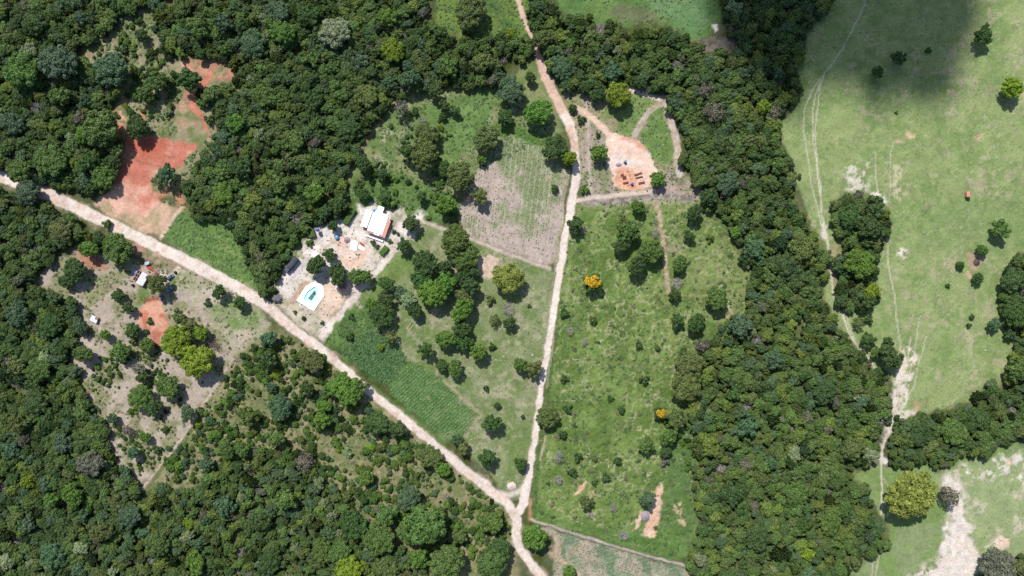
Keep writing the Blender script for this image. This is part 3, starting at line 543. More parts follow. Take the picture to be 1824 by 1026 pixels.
POOL_DECK = [(562, 501), (567, 503), (576, 510.5), (577.2, 527.4), (559, 554), (528.4, 535.3), (545, 509.6)]
hole = sdf(PX[:-1, :-1] + STEP / 2, PY[:-1, :-1] + STEP / 2, POOL_DECK) < -2.6
FZ = ZONE[:-1, :-1].copy()
VX = (PX - 912.0) * S; VY = (513.0 - PY) * S
idx = np.arange(NX * NY).reshape(NY, NX)
QUADS = np.stack([idx[1:, :-1], idx[1:, 1:], idx[:-1, 1:], idx[:-1, :-1]], -1).reshape(-1, 4)
VALL = np.stack([VX, VY, ZH], -1).reshape(-1, 3); CALL = np.concatenate([COL, np.ones((NY, NX, 1))], -1).reshape(-1, 4)
ZL = {'ground': 'woodland floor and scrub under the trees', 'clearing': 'bright grass clearings along the top edge between woods', 'weedy_garden': 'overgrown bright green garden ground around the house plot',
      'orchard_grass': 'dry pale grass among the orchard trees left of the straight road', 'grass_field': 'bright green grass field beside the bend of the wide road', 'meadow': 'scrubby meadow with straw streaks right of the straight road',
      'footpath': 'narrow bare paths and earth tracks around the fields', 'bare_earth': 'bare sandy earth patches in grass', 'pasture': 'broad pale green pasture on the right side', 'cattle_track': 'thin pale cattle tracks crossing the pasture',
      'maize_field': 'tan ploughed maize field left of the straight road', 'bean_field': 'dark green bean field beside the diagonal road', 'crop_field': 'mid green row crop field beside the diagonal road', 'vegetable_plot': 'patchy vegetable plot at the bottom edge',
      'plot_grass': 'rough grass plot around the building site', 'building_site_ground': 'pinkish bare ground of the building site', 'red_earth_clearing': 'red bare earth clearings on the left', 'red_track': 'red earth track through the scrub at upper left',
      'bare_slope': 'dry bare slope below the ruined cottage', 'stony_field': 'stony pale field beside the ruined cottage', 'house_yard': 'sandy yard around white house and pool', 'driveway': 'straight sandy driveway from the diagonal road to the house',
      'dirt_road': 'wide pale diagonal dirt road', 'straight_dirt_road': 'pale straight dirt road running from top to the fork'}
for zi, zn in enumerate(ZNAMES):
    sel = ((FZ == zi) & ~hole).reshape(-1)
    q = QUADS[sel]
    if len(q) == 0: continue
    used, inv = np.unique(q, return_inverse=True)
    v = VALL[used]; c = CALL[used]; qq = inv.reshape(-1, 4)
    if zn == 'ground':                                   # the land goes on to the horizon
        x0, x1, y0, y1 = VX[0, 0], VX[0, -1], VY[-1, 0], VY[0, 0]; B = 5000.0
        ring = [(-B, -B, 0), (B, -B, 0), (B, B, 0), (-B, B, 0), (x0, y0, 0), (x1, y0, 0), (x1, y1, 0), (x0, y1, 0)]
        n0 = len(v); v = np.concatenate([v, ring]); c = np.concatenate([c, np.tile(np.array([*alb(96, 112, 62), 1.0]), (8, 1))])
        qq = np.concatenate([qq, np.array([(0, 1, 5, 4), (1, 2, 6, 5), (2, 3, 7, 6), (3, 0, 4, 7)]) + n0])
    me = np_mesh(zn, v, qq, M_GROUND, True)
    at = me.attributes.new('cover', 'FLOAT_COLOR', 'POINT'); at.data.foreach_set('color', c.astype(np.float32).ravel())
    tag(link(zn, me), ZL[zn], zn.replace('_', ' ').split(' ')[-1], kind='structure')

# ------------------------------------------------------------------ the cloud whose shadow lies on the pasture (above the drone)
def cloud():
    zc = 1450.0; r = np.random.default_rng(5)
    off = (SUN_DIR.x / -SUN_DIR.z * zc, SUN_DIR.y / -SUN_DIR.z * zc)
    dense = [(1262, -320), (1262, 20), (1300, 62), (1345, 105), (1385, 132), (1420, 100), (1460, 76), (1495, 84), (1520, 105), (1548, 132), (1580, 142), (1625, 124), (1662, 100), (1690, 66), (1708, 20), (1716, -320)]
    thin = [(1320, 90), (1375, 165), (1412, 165), (1450, 135), (1500, 140), (1545, 165), (1590, 180), (1620, 160), (1715, 85), (1650, 60), (1500, 0), (1400, 0)]
    bm = bmesh.new()
    def lump(px, py, rad):
        x, y = W(px, py)
        m = Matrix.Translation((x - off[0], y - off[1], zc + r.uniform(-20, 25))) @ Matrix.Diagonal((rad, rad * r.uniform(0.8, 1.2), rad * r.uniform(0.5, 0.7), 1)) @ Matrix.Rotation(r.uniform(0, 6.28), 4, 'Z')
        res = bmesh.ops.create_icosphere(bm, subdivisions=2, radius=1.0, matrix=m)
        c = m.translation
        for v in res['verts']: v.co = c + (v.co - c) * r.uniform(0.82, 1.12)
    n = 0
    while n < 560:
        px, py = r.uniform(1225, 1745), r.uniform(-330, 170)
        d = float(sdf(np.array([px]), np.array([py]), dense)[0]) - 16
        if d < 0: lump(px, py, S * min(9 + -d * 0.8, 56) * r.uniform(0.7, 1.0)); n += 1
    n = 0
    while n < 130:
        px, py = r.uniform(1320, 1720), r.uniform(0, 170)
        if inside(np.array([px]), np.array([py]), thin)[0]: lump(px, py, r.uniform(2.0, 4.6)); n += 1
    me = bpy.data.meshes.new('cloud'); bm.to_mesh(me); bm.free()
    for p in me.polygons: p.use_smooth = True
    me.materials.append(plain('cloud_white', (0.8, 0.8, 0.8), 1.0, 0.0, 0.02, 0.01))
    tag(link('cloud', me), 'low cloud above whose shadow darkens the top of pasture', 'cloud', kind='stuff')
cloud()

def at_grid(F, X, Y): return F[np.clip(((np.asarray(Y) - GY[0]) / STEP).astype(int), 0, NY - 1), np.clip(((np.asarray(X) - GX[0]) / STEP).astype(int), 0, NX - 1)]
# ------------------------------------------------------------------ foliage prototypes (unit crown radius, base at z = 0)
def leaf_quads(P, Nrm, size, r):
    n = len(P)
    a = np.cross(Nrm, r.normal(size=(n, 3))); a /= np.linalg.norm(a, axis=1)[:, None] + 1e-9
    b = np.cross(Nrm, a)
    s = (size * r.uniform(0.7, 1.3, n))[:, None]; s2 = s * r.uniform(0.6, 1.0, n)[:, None]
    bend = Nrm * (s * r.uniform(-0.5, 0.2, n)[:, None])
    V = np.stack([P - a * s * 0.9 + bend, P - b * s2, P + a * s * 0.9 + bend, P + b * s2], 1).reshape(-1, 3)
    Q = np.arange(4 * n).reshape(-1, 4)
    return V, Q
def crown_mesh(name, seed, nlobe, leaf, flat=0.72, cz=1.2, lr=(0.26, 0.42), spread=0.72, density=1.25, core=0.66, under=-0.45, mat=None, boughs=(4, 7), off=(0.38, 0.62), bra=(0.30, 0.46)):
    r = np.random.default_rng(seed)
    L = []
    k = 0
    nb = int(r.integers(*boughs)); a0 = r.uniform(0, 6.28)           # main boughs, each with its own dome of leaf clumps
    BG = [(np.array([0.0, 0.0, 0.08]), 0.5 * spread / 0.72)] + [(np.array([math.cos(a0 + 6.28 * (i + r.uniform(-.3, .3)) / nb), math.sin(a0 + 6.28 * (i + r.uniform(-.3, .3)) / nb), r.uniform(-.25, .25)]) * r.uniform(*off), r.uniform(*bra) * spread / 0.72) for i in range(nb)]
    while len(L) < nlobe and k < 4000:
        k += 1
        d = r.normal(size=3); d /= np.linalg.norm(d)
        if d[2] < under: continue
        bc, br = BG[int(r.integers(len(BG)))]
        rad = r.uniform(*lr) * 0.9; q = (bc + d * br * r.uniform(0.8, 1.1)) * np.array([1, 1, flat])
        if all(np.linalg.norm((q - o[0])) > 0.50 * (rad + o[1]) for o in L): L.append((q, rad))
    for bc, br in BG: L.append((bc * np.array([1, 1, flat]), br * 0.75))
    Ps, Ns, T = [], [], []
    for q, rad in L:
        n = int(density * 4 * math.pi * rad * rad / (leaf * leaf * 1.5))
        d = r.normal(size=(n, 3)); d /= np.linalg.norm(d, axis=1)[:, None]
        rr = rad * r.uniform(0.84, 1.06, n)[:, None] * (1 + 0.13 * np.sin(d[:, :1] * 7 + rad * 40) * np.sin(d[:, 1:2] * 6 + 2) )
        P = q + d * rr; tone = r.uniform(0.80, 1.20)
        keep = np.ones(n, bool)
        for q2, r2 in L:
            if q2 is not q: keep &= np.linalg.norm(P - q2, axis=1) > r2 * 0.86
        keep &= (P[:, 2] > -0.62 * flat)
        P = P[keep]; nn = d[keep] + r.normal(size=(len(P), 3)) * 0.42 + np.array([0, 0, 0.15]); nn /= np.linalg.norm(nn, axis=1)[:, None]
        Ps.append(P); Ns.append(nn); T.append(np.full(len(P), tone))
    P = np.concatenate(Ps); Nn = np.concatenate(Ns); T = np.concatenate(T)
    V, Q = leaf_quads(P, Nn, leaf, r)
    lv = np.repeat(T * r.uniform(0.72, 1.28, len(P)), 4)
    if core > 0:                                          # dense inner foliage: solid lumps added to block light in the crown
        bm = bmesh.new()
        for q, rad in L: bmesh.ops.create_icosphere(bm, subdivisions=1, radius=rad * core * r.uniform(0.9, 1.15), matrix=Matrix.Translation(q))
        bm.verts.ensure_lookup_table(); cv = np.array([v.co[:] for v in bm.verts]); cf = np.array([[v.index for v in f.verts] for f in bm.faces]); bm.free()
        cf = np.concatenate([cf, cf[:, 2:3]], 1) + len(V)
        tris = cf[:, :3]
    V[:, 2] += cz
    if core > 0:
        cv = cv * np.array([1, 1, 1.0]); cv[:, 2] += cz
        me = bpy.data.meshes.new(name)
        allv = np.concatenate([V, cv]); me.from_pydata(allv.tolist(), [], Q.tolist() + tris.tolist()); me.update()
        lv = np.concatenate([lv, np.full(len(cv), 0.85)])
    else:
        me = np_mesh(name, V, Q, None)
    me.materials.append(mat or M_LEAF)
    at = me.attributes.new('lv', 'FLOAT', 'POINT'); at.data.foreach_set('value', lv.astype(np.float32))
    return me
def trunk_mesh(seed):
    r = random.Random(seed); m = MB(); lean = (r.uniform(-.08, .08), r.uniform(-.08, .08))
    top = (lean[0], lean[1], 0.75); m.tube((0, 0, -0.1), top, 0.10, 0.065, 7)
    for k in range(5):
        a = 2 * math.pi * (k + r.random() * 0.6) / 5; e = (top[0] + 0.45 * math.cos(a), top[1] + 0.45 * math.sin(a), 1.15 + r.random() * 0.25)
        m.tube((top[0] * .95, top[1] * .95, 0.70), e, 0.05, 0.025, 5)
        m.tube(e, (e[0] * 1.4, e[1] * 1.4, e[2] + 0.12), 0.025, 0.008, 4)
    return m.mesh('trunk', M_BARK)
def bare_mesh(seed, mat, cz=0.25, n0=9):
    r = random.Random(seed); m = MB()
    def grow(p, d, L, rad, lvl):
        q = p + d * L; m.tube(p, q, rad, rad * 0.6, 4 if lvl < 2 else 3)
        if lvl >= 4: return
        for _ in range(3 if lvl else 4):
            e = Vector((r.gauss(0, 1), r.gauss(0, 1), r.gauss(0.15, 0.6))).normalized()
            nd = (d * 0.8 + e * 0.75).normalized(); grow(p + d * L * r.uniform(0.55, 1.0), nd, L * r.uniform(0.6, 0.85), rad * 0.55, lvl + 1)
    for k in range(n0):
        a = 2 * math.pi * k / n0 + r.random() * .4; grow(Vector((0, 0, cz)), Vector((math.cos(a), math.sin(a), r.uniform(0.5, 1.3))).normalized(), 0.40, 0.030, 0)
    return m.mesh('branches', mat)

PROTO = {
 'round': [crown_mesh('crown', 101 + i, 40, 0.072, 0.80, 1.15, (0.16, 0.28), 0.80, off=(0.25, 0.42), bra=(0.40, 0.52)) for i in range(3)],
 'big':   [crown_mesh('crown', 201 + i, 70, 0.052, 0.68, 1.10, (0.12, 0.25), 0.82, boughs=(5, 9), off=(0.36, 0.56), bra=(0.34, 0.48)) for i in range(3)],
 'irr':   [crown_mesh('crown', 301 + i, 22, 0.080, 0.74, 1.25, (0.15, 0.34), 0.76, under=-0.3, boughs=(4, 7), off=(0.34, 0.5), bra=(0.36, 0.5)) for i in range(4)],
 'thin':  [crown_mesh('crown', 401 + i, 20, 0.075, 0.75, 1.15, (0.14, 0.26), 0.80, density=0.75, core=0.0) for i in range(2)],
 'wood':  [crown_mesh('crown', 501 + i, 13, 0.115, 0.85, 1.25, (0.18, 0.40), 0.74, under=-0.2, density=1.05, boughs=(3, 5)) for i in range(6)],
 'shrub': [crown_mesh('foliage', 601 + i, 12, 0.13, 0.75, 0.50, (0.18, 0.38), 0.72, density=1.0, under=-0.2, boughs=(3, 5)) for i in range(4)],
}
TRUNKS = [trunk_mesh(i) for i in range(3)]
BARE = [bare_mesh(3, M_TWIG), bare_mesh(4, M_TWIG), bare_mesh(9, M_TWIGR)]

TINT = {'g': (94, 122, 52), 'd': (74, 103, 48), 'b': (84, 114, 76), 'y': (122, 144, 46), 'v': (130, 142, 52), 'l': (100, 134, 56), 'o': (102, 118, 58), 'f': (222, 182, 54), 'p': (138, 154, 106), 'n': (118, 114, 96), 's': (108, 118, 94)}
LEAF_K = 1.7
def mute(b, k=0.14):
    l = b @ np.array([0.25, 0.65, 0.10]); return b * (1 - k) + l * k * np.array([1.0, 1.0, 0.92])
def tint(c, jit=0.08):
    b = mute(np.array(alb(*TINT[c])), 0.0 if c in 'ylf' else 0.10) * LEAF_K; return (b * rng.uniform(1 - jit, 1 + jit, 3) * rng.uniform(0.92, 1.08)).tolist()
WORD = {'g': 'mid-green', 'd': 'dark green', 'b': 'blue-green', 'y': 'yellow-green', 'v': 'yellow-olive', 'l': 'bright green', 'o': 'olive', 'f': 'yellow-flowering', 'k': 'bare grey', 'r': 'bare brown', 'p': 'pale grey-green', 'n': 'brownish', 's': 'grey-green'}

# crown centres on the map: x, y, crown radius (photograph pixels), colour letter
TREES = '''733,399,14,d 719,437,13,d 811,430,27,g 828,459,23,g 841,484,12,d 756,468,22,d 750,497,20,d 790,475,13,d 771,522,24,l 795,505,18,l 821,493,14,d 838,509,18,d 825,529,16,o 823,555,19,l 823,587,17,d
825,607,15,d 796,602,16,l 853,627,16,l 876,617,7,d 905,495,26,v 873,534,9,o 905,549,14,k 908,574,11,d 881,569,10,o 690,505,15,d 686,534,15,d 713,522,13,b 725,534,14,p 741,554,12,d 660,542,11,l 680,562,21,d 696,600,12,o 626,565,7,d 623,599,8,d
678,619,7,y 760,624,14,d 788,652,10,d 810,655,14,g 928,649,14,g 953,655,14,o 943,545,4,d 1025,400,15,d 1040,409,9,k 1135,368,12,l 1111,392,8,o 1118,410,18,g 1108,437,15,d 1130,414,12,g 1160,447,20,g 1135,475,16,d 1168,414,11,k 1056,502,15,f 1005,557,9,d 1015,590,9,k
1041,609,9,k 1056,569,9,o 1138,614,8,d 1205,505,13,k 1210,468,13,g 1206,572,12,d 1201,524,10,d 1148,676,9,d 1006,675,8,d 1171,619,6,o 989,263,21,d 1014,281,14,y 1067,273,14,l 989,337,9,d 1042,338,8,l 1172,320,13,l 1237,377,13,d 1262,350,18,d 1227,420,11,d 1213,468,9,d 1265,425,8,o
1277,532,20,g 1240,573,15,d 1250,614,12,n 1229,650,25,o 1222,688,27,o 1087,710,6,d 976,742,20,o 1011,727,9,d 1108,731,8,d 1176,737,11,f 1204,746,17,o 1217,627,10,d 1001,774,9,d 1029,814,9,d 1019,841,9,d 1060,819,5,o 1101,820,9,d 1079,850,9,d 1151,793,14,g 994,812,13,k 994,855,10,k 976,861,4,d 1153,889,15,b
1092,903,10,k 1042,893,13,o 1052,918,9,k 1110,953,12,k 1191,777,15,g 1186,804,10,d 1184,822,9,n 952,957,22,l 929,829,10,d 1014,1019,12,l 1059,860,6,d 868,815,16,d 875,755,16,d 885,722,8,d 825,797,13,o 815,784,11,b 923,823,8,d 931,742,5,d 866,692,6,d
617,695,26,l 596,690,16,l 638,690,15,o 554,643,21,o 579,723,12,l 574,748,16,l 498,726,21,b 671,754,20,d 708,764,16,d 765,814,21,o 785,834,14,l 651,851,15,l 688,917,19,g 755,937,34,g 732,950,22,g 778,925,20,g 818,956,14,g 728,887,20,b 675,961,28,g 875,931,20,g 795,1004,30,g 745,994,16,l 621,1014,22,y 685,1014,20,g 891,981,22,d 875,1007,25,g 628,937,24,d 606,985,20,g
107,409,20,o 190,400,9,g 207,442,25,g 160,442,15,l 133,482,20,d 210,527,11,d 230,549,11,d 187,597,10,l 213,625,16,g 150,629,16,g 262,615,14,g 237,589,12,d 237,607,8,o 312,607,26,y 350,644,29,y 320,565,15,o 340,579,14,o 358,594,13,y 382,614,12,r 267,572,6,d 279,505,18,o 390,519,12,d 427,539,12,d 370,539,7,d 297,690,20,g 480,602,15,b 477,639,16,d 563,470,16,d 587,454,12,d 552,433,7,l 603,490,17,d 633,493,15,g 650,494,12,g
440,465,8,d 463,429,10,d 247,655,12,n 253,672,11,d 248,706,20,g 272,724,15,d 335,736,15,b 200,746,10,b 227,766,10,n 257,779,10,l 238,806,12,b 280,800,9,d 402,802,14,g 440,739,18,g 400,716,9,l 547,691,13,d 430,801,14,g 367,827,13,b 490,781,17,g 543,821,17,n 160,827,23,s 127,881,18,l 90,891,14,l 50,857,13,y 337,932,10,y 573,981,20,g 68,660,22,g 30,652,17,o 30,755,18,o 22,800,14,b
53,97,16,p 103,110,30,b 197,123,29,b 37,123,30,g 65,193,13,k 177,227,32,g 150,237,17,l 243,227,20,d 337,140,19,d 297,310,17,b 280,325,11,o 90,287,27,g 157,290,18,d 180,313,20,g 150,320,14,b 207,267,15,o 373,213,9,d 597,57,25,p 450,77,22,b 503,57,20,l 550,27,20,d 493,20,20,b 143,32,14,b 252,63,10,d 220,87,9,d 117,317,11,g 33,303,20,g 47,342,20,b 377,167,16,g 257,167,14,g 277,147,18,g
838,17,27,o 910,60,10,y 910,160,22,b 958,200,22,l 898,208,14,d 651,170,20,o 775,163,13,d 793,187,10,d 790,207,9,d 810,197,10,d 865,247,22,o 760,240,20,o 755,275,26,o 725,267,17,d 715,193,14,n 738,200,9,d 751,213,8,k 646,289,17,d 681,310,12,d 818,315,24,o 791,300,13,d 858,283,10,l 1101,167,22,y 1065,167,14,d 1020,192,9,d 1035,213,8,d 1065,240,5,d 945,137,10,d 1070,52,14,k 968,67,17,o 1001,120,20,b 1091,130,17,b 855,351,15,o 833,351,13,r 686,351,12,d 645,346,12,d 795,365,18,l 751,349,10,d 637,331,9,d 594,402,10,d 602,362,16,d 579,377,13,d 561,344,18,l 612,512,17,r
1599,103,13,d 1564,128,11,d 1752,64,14,d 1757,48,7,d 1804,155,19,y 1597,200,3,o 1653,90,6,d 1783,408,16,g 1709,473,9,d 1751,445,10,g 1743,495,10,d 1689,509,5,d 1731,565,6,d 1726,580,5,d 1771,577,10,b 1581,609,10,d 1529,574,10,o 1546,569,9,d 1546,605,13,d 1579,632,18,d 1559,629,10,g 1596,642,14,d 1625,885,39,v 1691,885,18,n 1780,1009,30,s 1818,1009,16,o 1440,986,11,y 701,412,4.5,d 709,417,4,o 664,432,5,d 671,438,5,o 695,429,5,l 541,567,5,d 525,556,4,o 574,575,4,d
1344,442,18,b 1429,439,22,o 1309,414,12,l 1319,582,19,b 1533,469,26,l 1553,519,15,y 1549,402,22,d 1516,385,20,d 1359,190,14,y 1273,200,18,n 1256,160,15,n 1379,200,14,n 1296,327,20,b 1400,470,20,d 1380,640,18,b 1470,700,20,d 1520,800,20,o 1330,760,18,b 1300,880,19,d 1420,880,20,g 1480,930,20,g 1350,960,20,d 1640,775,20,d 1700,770,22,g 1745,745,20,d 1805,500,20,d 1812,560,22,d 1815,660,18,g 1560,370,18,d
420,220,18,l 470,170,20,g 520,250,20,g 430,300,18,d 500,330,18,g 395,345,20,l 460,380,16,d 700,90,20,y 640,110,16,b 730,140,18,b 800,120,18,g 860,110,18,o 690,30,18,l 620,230,20,d 560,180,18,d 350,50,18,g 400,40,16,b 60,40,20,d 20,220,20,b 110,170,18,g 120,500,12,d 90,580,20,d 30,560,20,b 60,720,20,d 110,790,18,b 230,920,20,b 180,950,18,o 280,970,20,g 400,900,18,b 460,930,18,d 510,890,18,g 90,990,22,b 350,1005,18,l 480,1000,20,d'''
def parse(t):
    out = []
    for w in t.split():
        x, y, r, c = w.split(','); out.append((float(x), float(y), float(r), c))
    return out
TREES = parse(TREES)

LZ = [('in the grove island amid the pasture', F_ISLE), ('in the wood along the right edge', F_R), ('in the bottom right corner', F_CORNER), ('in the broad eastern wood', F_E),
      ('in the wood right of the upper straight road', F_N),
      ('in the lower pasture', [(1500, 800), (1900, 760), (1900, 1100), (1500, 1100)]), ('in the big pasture', [(1400, -50), (1900, -50), (1900, 760), (1500, 760), (1470, 500)]),
      ('on the building site plot', [(1010, 140), (1220, 140), (1250, 356), (1033, 356), (1030, 250)]),
      ('in the meadow below the building site', [(1015, 356), (1300, 340), (1345, 560), (985, 560)]), ('in the middle of the streaky meadow', [(985, 560), (1345, 560), (1250, 700), (965, 700)]),
      ('in the lower meadow above the vegetable plot', [(965, 700), (1260, 700), (1260, 935), (940, 935)]), ('beside the vegetable plot', [(930, 935), (1250, 935), (1250, 1060), (930, 1060)]),
      ('where the two roads fork', [(760, 680), (965, 680), (940, 880), (900, 880)]), ('by the maize field', [(810, 235), (1030, 250), (1020, 370), (990, 470), (800, 370)]),
      ('in the house yard', [(490, 400), (545, 400), (640, 365), (740, 380), (760, 420), (700, 460), (655, 520), (620, 540), (500, 540)]),
      ('in the orchard near the house', [(640, 360), (830, 380), (855, 470), (855, 560), (640, 560)]), ('in the orchard along the straight road', [(830, 420), (1000, 460), (965, 690), (840, 690), (840, 560)]),
      ('in the orchard beside the bean field', [(560, 540), (850, 540), (850, 700), (700, 690), (560, 620)]), ('in the weedy gardens above the house', [(615, 150), (900, 140), (1000, 240), (860, 360), (615, 400)]),
      ('beside the upper straight road', [(880, 40), (1000, 40), (1030, 240), (890, 240)]), ('in the top clearing', [(770, -50), (950, -50), (950, 70), (770, 70)]),
      ('around the red clearing', [(140, 80), (420, 80), (420, 330), (330, 350), (140, 340)]), ('in the bright field by the road bend', [(290, 380), (520, 380), (490, 530), (290, 430)]),
      ('around the ruined cottage', [(195, 420), (320, 460), (450, 520), (450, 560), (180, 575), (130, 430)]), ('on the bare slope below the ruined cottage', [(120, 560), (420, 545), (420, 630), (255, 870), (180, 780), (120, 640)]),
      ('in the north-west wood', F_NW), ('in the dark south-west wood', F_SW), ('in the light wood along the bottom edge', F_S), ('in the scrub below the diagonal road', [(300, 570), (560, 600), (950, 900), (950, 1060), (250, 1060), (250, 870)])]
def zone_of(x, y):
    for ph, pl in LZ:
        if inside(np.array([x]), np.array([y]), pl)[0]: return ph
    return 'at the wood edge'
def size_of(r): return 'tiny' if r < 6.5 else 'small' if r < 9.5 else 'medium' if r < 15.5 else 'large' if r < 22.5 else 'very large'
ORD = ['', 'second', 'third', 'fourth', 'fifth', 'sixth', 'seventh', 'eighth', 'ninth', 'tenth', 'eleventh', 'twelfth']
groups = {}
for i, (x, y, r, c) in enumerate(TREES):
    kindw = 'shrub' if r < 9.5 else 'tree'
    groups.setdefault((size_of(r), WORD[c], kindw, zone_of(x, y)), []).append(i)
LABELS = {}
for (sz, cw, kw, ph), ids in groups.items():
    ids.sort(key=lambda i: TREES[i][0])
    for k, i in enumerate(ids):
        if len(ids) == 1: s = f'{sz} {cw} {kw} {ph}'
        elif k == 0: s = f'leftmost {sz} {cw} {kw} {ph}'
        elif k == len(ids) - 1: s = f'rightmost {sz} {cw} {kw} {ph}'
        else: s = f'{ORD[k]} {sz} {cw} {kw} from left {ph}'
        LABELS[i] = s

TAKEN = []
SRC = {}
for i, (x, y, r, c) in enumerate(TREES):
    R = r * S * 1.06; isshrub = r < 9.5; bare = c in 'kr'
    hs = rng.uniform(0.9, 1.12)
    hc = (0.55 if (isshrub or bare) else 1.2) * R * hs                # the crown stands above its base, so its place on the map is nearer the middle
    if r >= 20 and not bare: hc *= 0.85
    k = 1 - hc / CAM_H
    bx, by = 912 + (x - 912) * k, 513 + (y - 513) * k
    wx, wy = W(bx, by); z = ground_z(bx, by) - 0.05
    rz = rng.uniform(0, 6.28); zs = hs * (0.85 if r >= 20 else 1.0)
    TAKEN.append((x, y, r))
    if bare:
        o = link('bare_shrub' if isshrub else 'bare_tree', BARE[2] if c == 'r' else BARE[i % 2], None, (wx, wy, z), rz); o.scale = (R, R, R * zs)
        tag(o, LABELS[i], 'shrub' if isshrub else 'tree', 'bare leafless trees and shrubs'); continue
    if isshrub:
        o = link('shrub', PROTO['shrub'][i % 4], None, (wx, wy, z), rz); o.scale = (R * rng.uniform(.9, 1.15), R, R * zs * 1.1); o['tint'] = tint(c)
        tag(o, LABELS[i], 'shrub', 'single shrubs'); continue
    if r >= 20: fam = 'big'
    elif c in 'ylpf': fam = 'round'
    elif c == 'n': fam = 'thin'
    elif c == 'o' and r < 13: fam = 'thin'
    else: fam = 'irr' if rng.random() < 0.5 else 'round'
    root = empty('tree', (wx, wy, z), rz, (R * rng.uniform(.95, 1.08), R * rng.uniform(.92, 1.05), R * zs))
    tag(root, LABELS[i], 'tree', 'trees one can tell apart')
    link('trunk', TRUNKS[i % 3], root)
    pr = PROTO[fam]; cr = link('crown', pr[i % len(pr)], root); cr['tint'] = tint('d' if c == 'f' else c)
    if c == 'f':
        fl = link('blossom', PROTO['round'][1], root); fl.scale = (0.86, 0.8, 0.9); fl.location = (-0.02, 0.12, 0.36); fl.rotation_euler = (0, 0, -rz); fl['tint'] = tint('f')
    SRC[fam] = SRC.get(fam, []) + [cr]
    if 'trunk' not in SRC: SRC['trunk'] = root.children[0]

# ------------------------------------------------------------------ the woods: each reads as one mass
def gn_wood(name, label, pts):
    """pts: list of (x, y, z, R, zs, rot, tint, proto)"""
    n = len(pts); me = bpy.data.meshes.new(name); me.vertices.add(n)
    me.vertices.foreach_set('co', np.array([p[:3] for p in pts], np.float32).ravel())
    a = me.attributes.new('scl', 'FLOAT_VECTOR', 'POINT'); a.data.foreach_set('vector', np.array([(p[3] * p[8], p[3] / p[8], p[3] * p[4]) for p in pts], np.float32).ravel())
    a = me.attributes.new('rot', 'FLOAT_VECTOR', 'POINT'); a.data.foreach_set('vector', np.array([(0, 0, p[5]) for p in pts], np.float32).ravel())
    a = me.attributes.new('tint', 'FLOAT_COLOR', 'POINT'); a.data.foreach_set('color', np.array([(*p[6], 1) for p in pts], np.float32).ravel())
    a = me.attributes.new('pidx', 'INT', 'POINT'); a.data.foreach_set('value', np.array([p[7] for p in pts], np.int32))
    o = link(name, me); tag(o, label, 'wood', kind='stuff')
    ng = bpy.data.node_groups.new(name, 'GeometryNodeTree')
    ng.interface.new_socket('Geometry', in_out='INPUT', socket_type='NodeSocketGeometry'); ng.interface.new_socket('Geometry', in_out='OUTPUT', socket_type='NodeSocketGeometry')
    N = ng.nodes; L = ng.links; gi = N.new('NodeGroupInput'); go = N.new('NodeGroupOutput')
    m2p = N.new('GeometryNodeMeshToPoints'); L.new(gi.outputs[0], m2p.inputs['Mesh'])
    def attr(nm, ty):
        q = N.new('GeometryNodeInputNamedAttribute'); q.data_type = ty; q.inputs['Name'].default_value = nm; return q.outputs['Attribute']
    j2 = N.new('GeometryNodeJoinGeometry')
    def inst(src, k):
        oi = N.new('GeometryNodeObjectInfo'); oi.inputs['Object'].default_value = src; oi.inputs['As Instance'].default_value = True; oi.transform_space = 'ORIGINAL'
        ip = N.new('GeometryNodeInstanceOnPoints'); L.new(m2p.outputs[0], ip.inputs['Points']); L.new(oi.outputs['Geometry'], ip.inputs['Instance'])
        L.new(attr('scl', 'FLOAT_VECTOR'), ip.inputs['Scale'])
        er = N.new('FunctionNodeEulerToRotation'); L.new(attr('rot', 'FLOAT_VECTOR'), er.inputs[0]); L.new(er.outputs[0], ip.inputs['Rotation'])
        cp = N.new('FunctionNodeCompare'); cp.data_type = 'INT'; cp.operation = 'EQUAL' if k >= 0 else 'LESS_THAN'
        L.new(attr('pidx', 'INT'), [q for q in cp.inputs if q.name == 'A' and q.type == 'INT'][0]); [q for q in cp.inputs if q.name == 'B' and q.type == 'INT'][0].default_value = k if k >= 0 else NSRC - 1
        L.new(cp.outputs[0], ip.inputs['Selection']); L.new(ip.outputs[0], j2.inputs[0])
    for k, so in enumerate(WOOD_SRC): inst(so, k)
    inst(SRC['trunk'], -1)
    L.new(j2.outputs[0], go.inputs[0])
    md = o.modifiers.new('trees', 'NODES'); md.node_group = ng
    return o
# a few forest trees serve as the shapes of the mass (they stand in the wood themselves)
wsrc = []
for k in range(4):
    x, y = [(1380, 300), (1300, 700), (60, 930), (560, 110)][k]; R = 4.2
    wx, wy = W(x, y); root = empty('tree', (wx, wy, 0), k, (R, R, R)); link('trunk', TRUNKS[0], root); cr = link('crown', PROTO['wood'][k], root); cr['tint'] = tint('gdbg'[k])
    tag(root, ['dense mid-green tree deep in the upper eastern wood', 'dense dark green tree deep in the middle of the eastern wood', 'dense blue-green tree deep in the lower south-west wood', 'dense mid-green tree deep in the north-west wood'][k], 'tree', 'trees one can tell apart')
    TAKEN.append((x, y, 14)); wsrc.append(cr)
WOOD_SRC = wsrc + SRC['irr'][:3] + SRC['round'][:1] + SRC['big'][:2] + SRC['thin'][:1] + [bpy.data.objects['bare_tree']]
NSRC = len(WOOD_SRC)

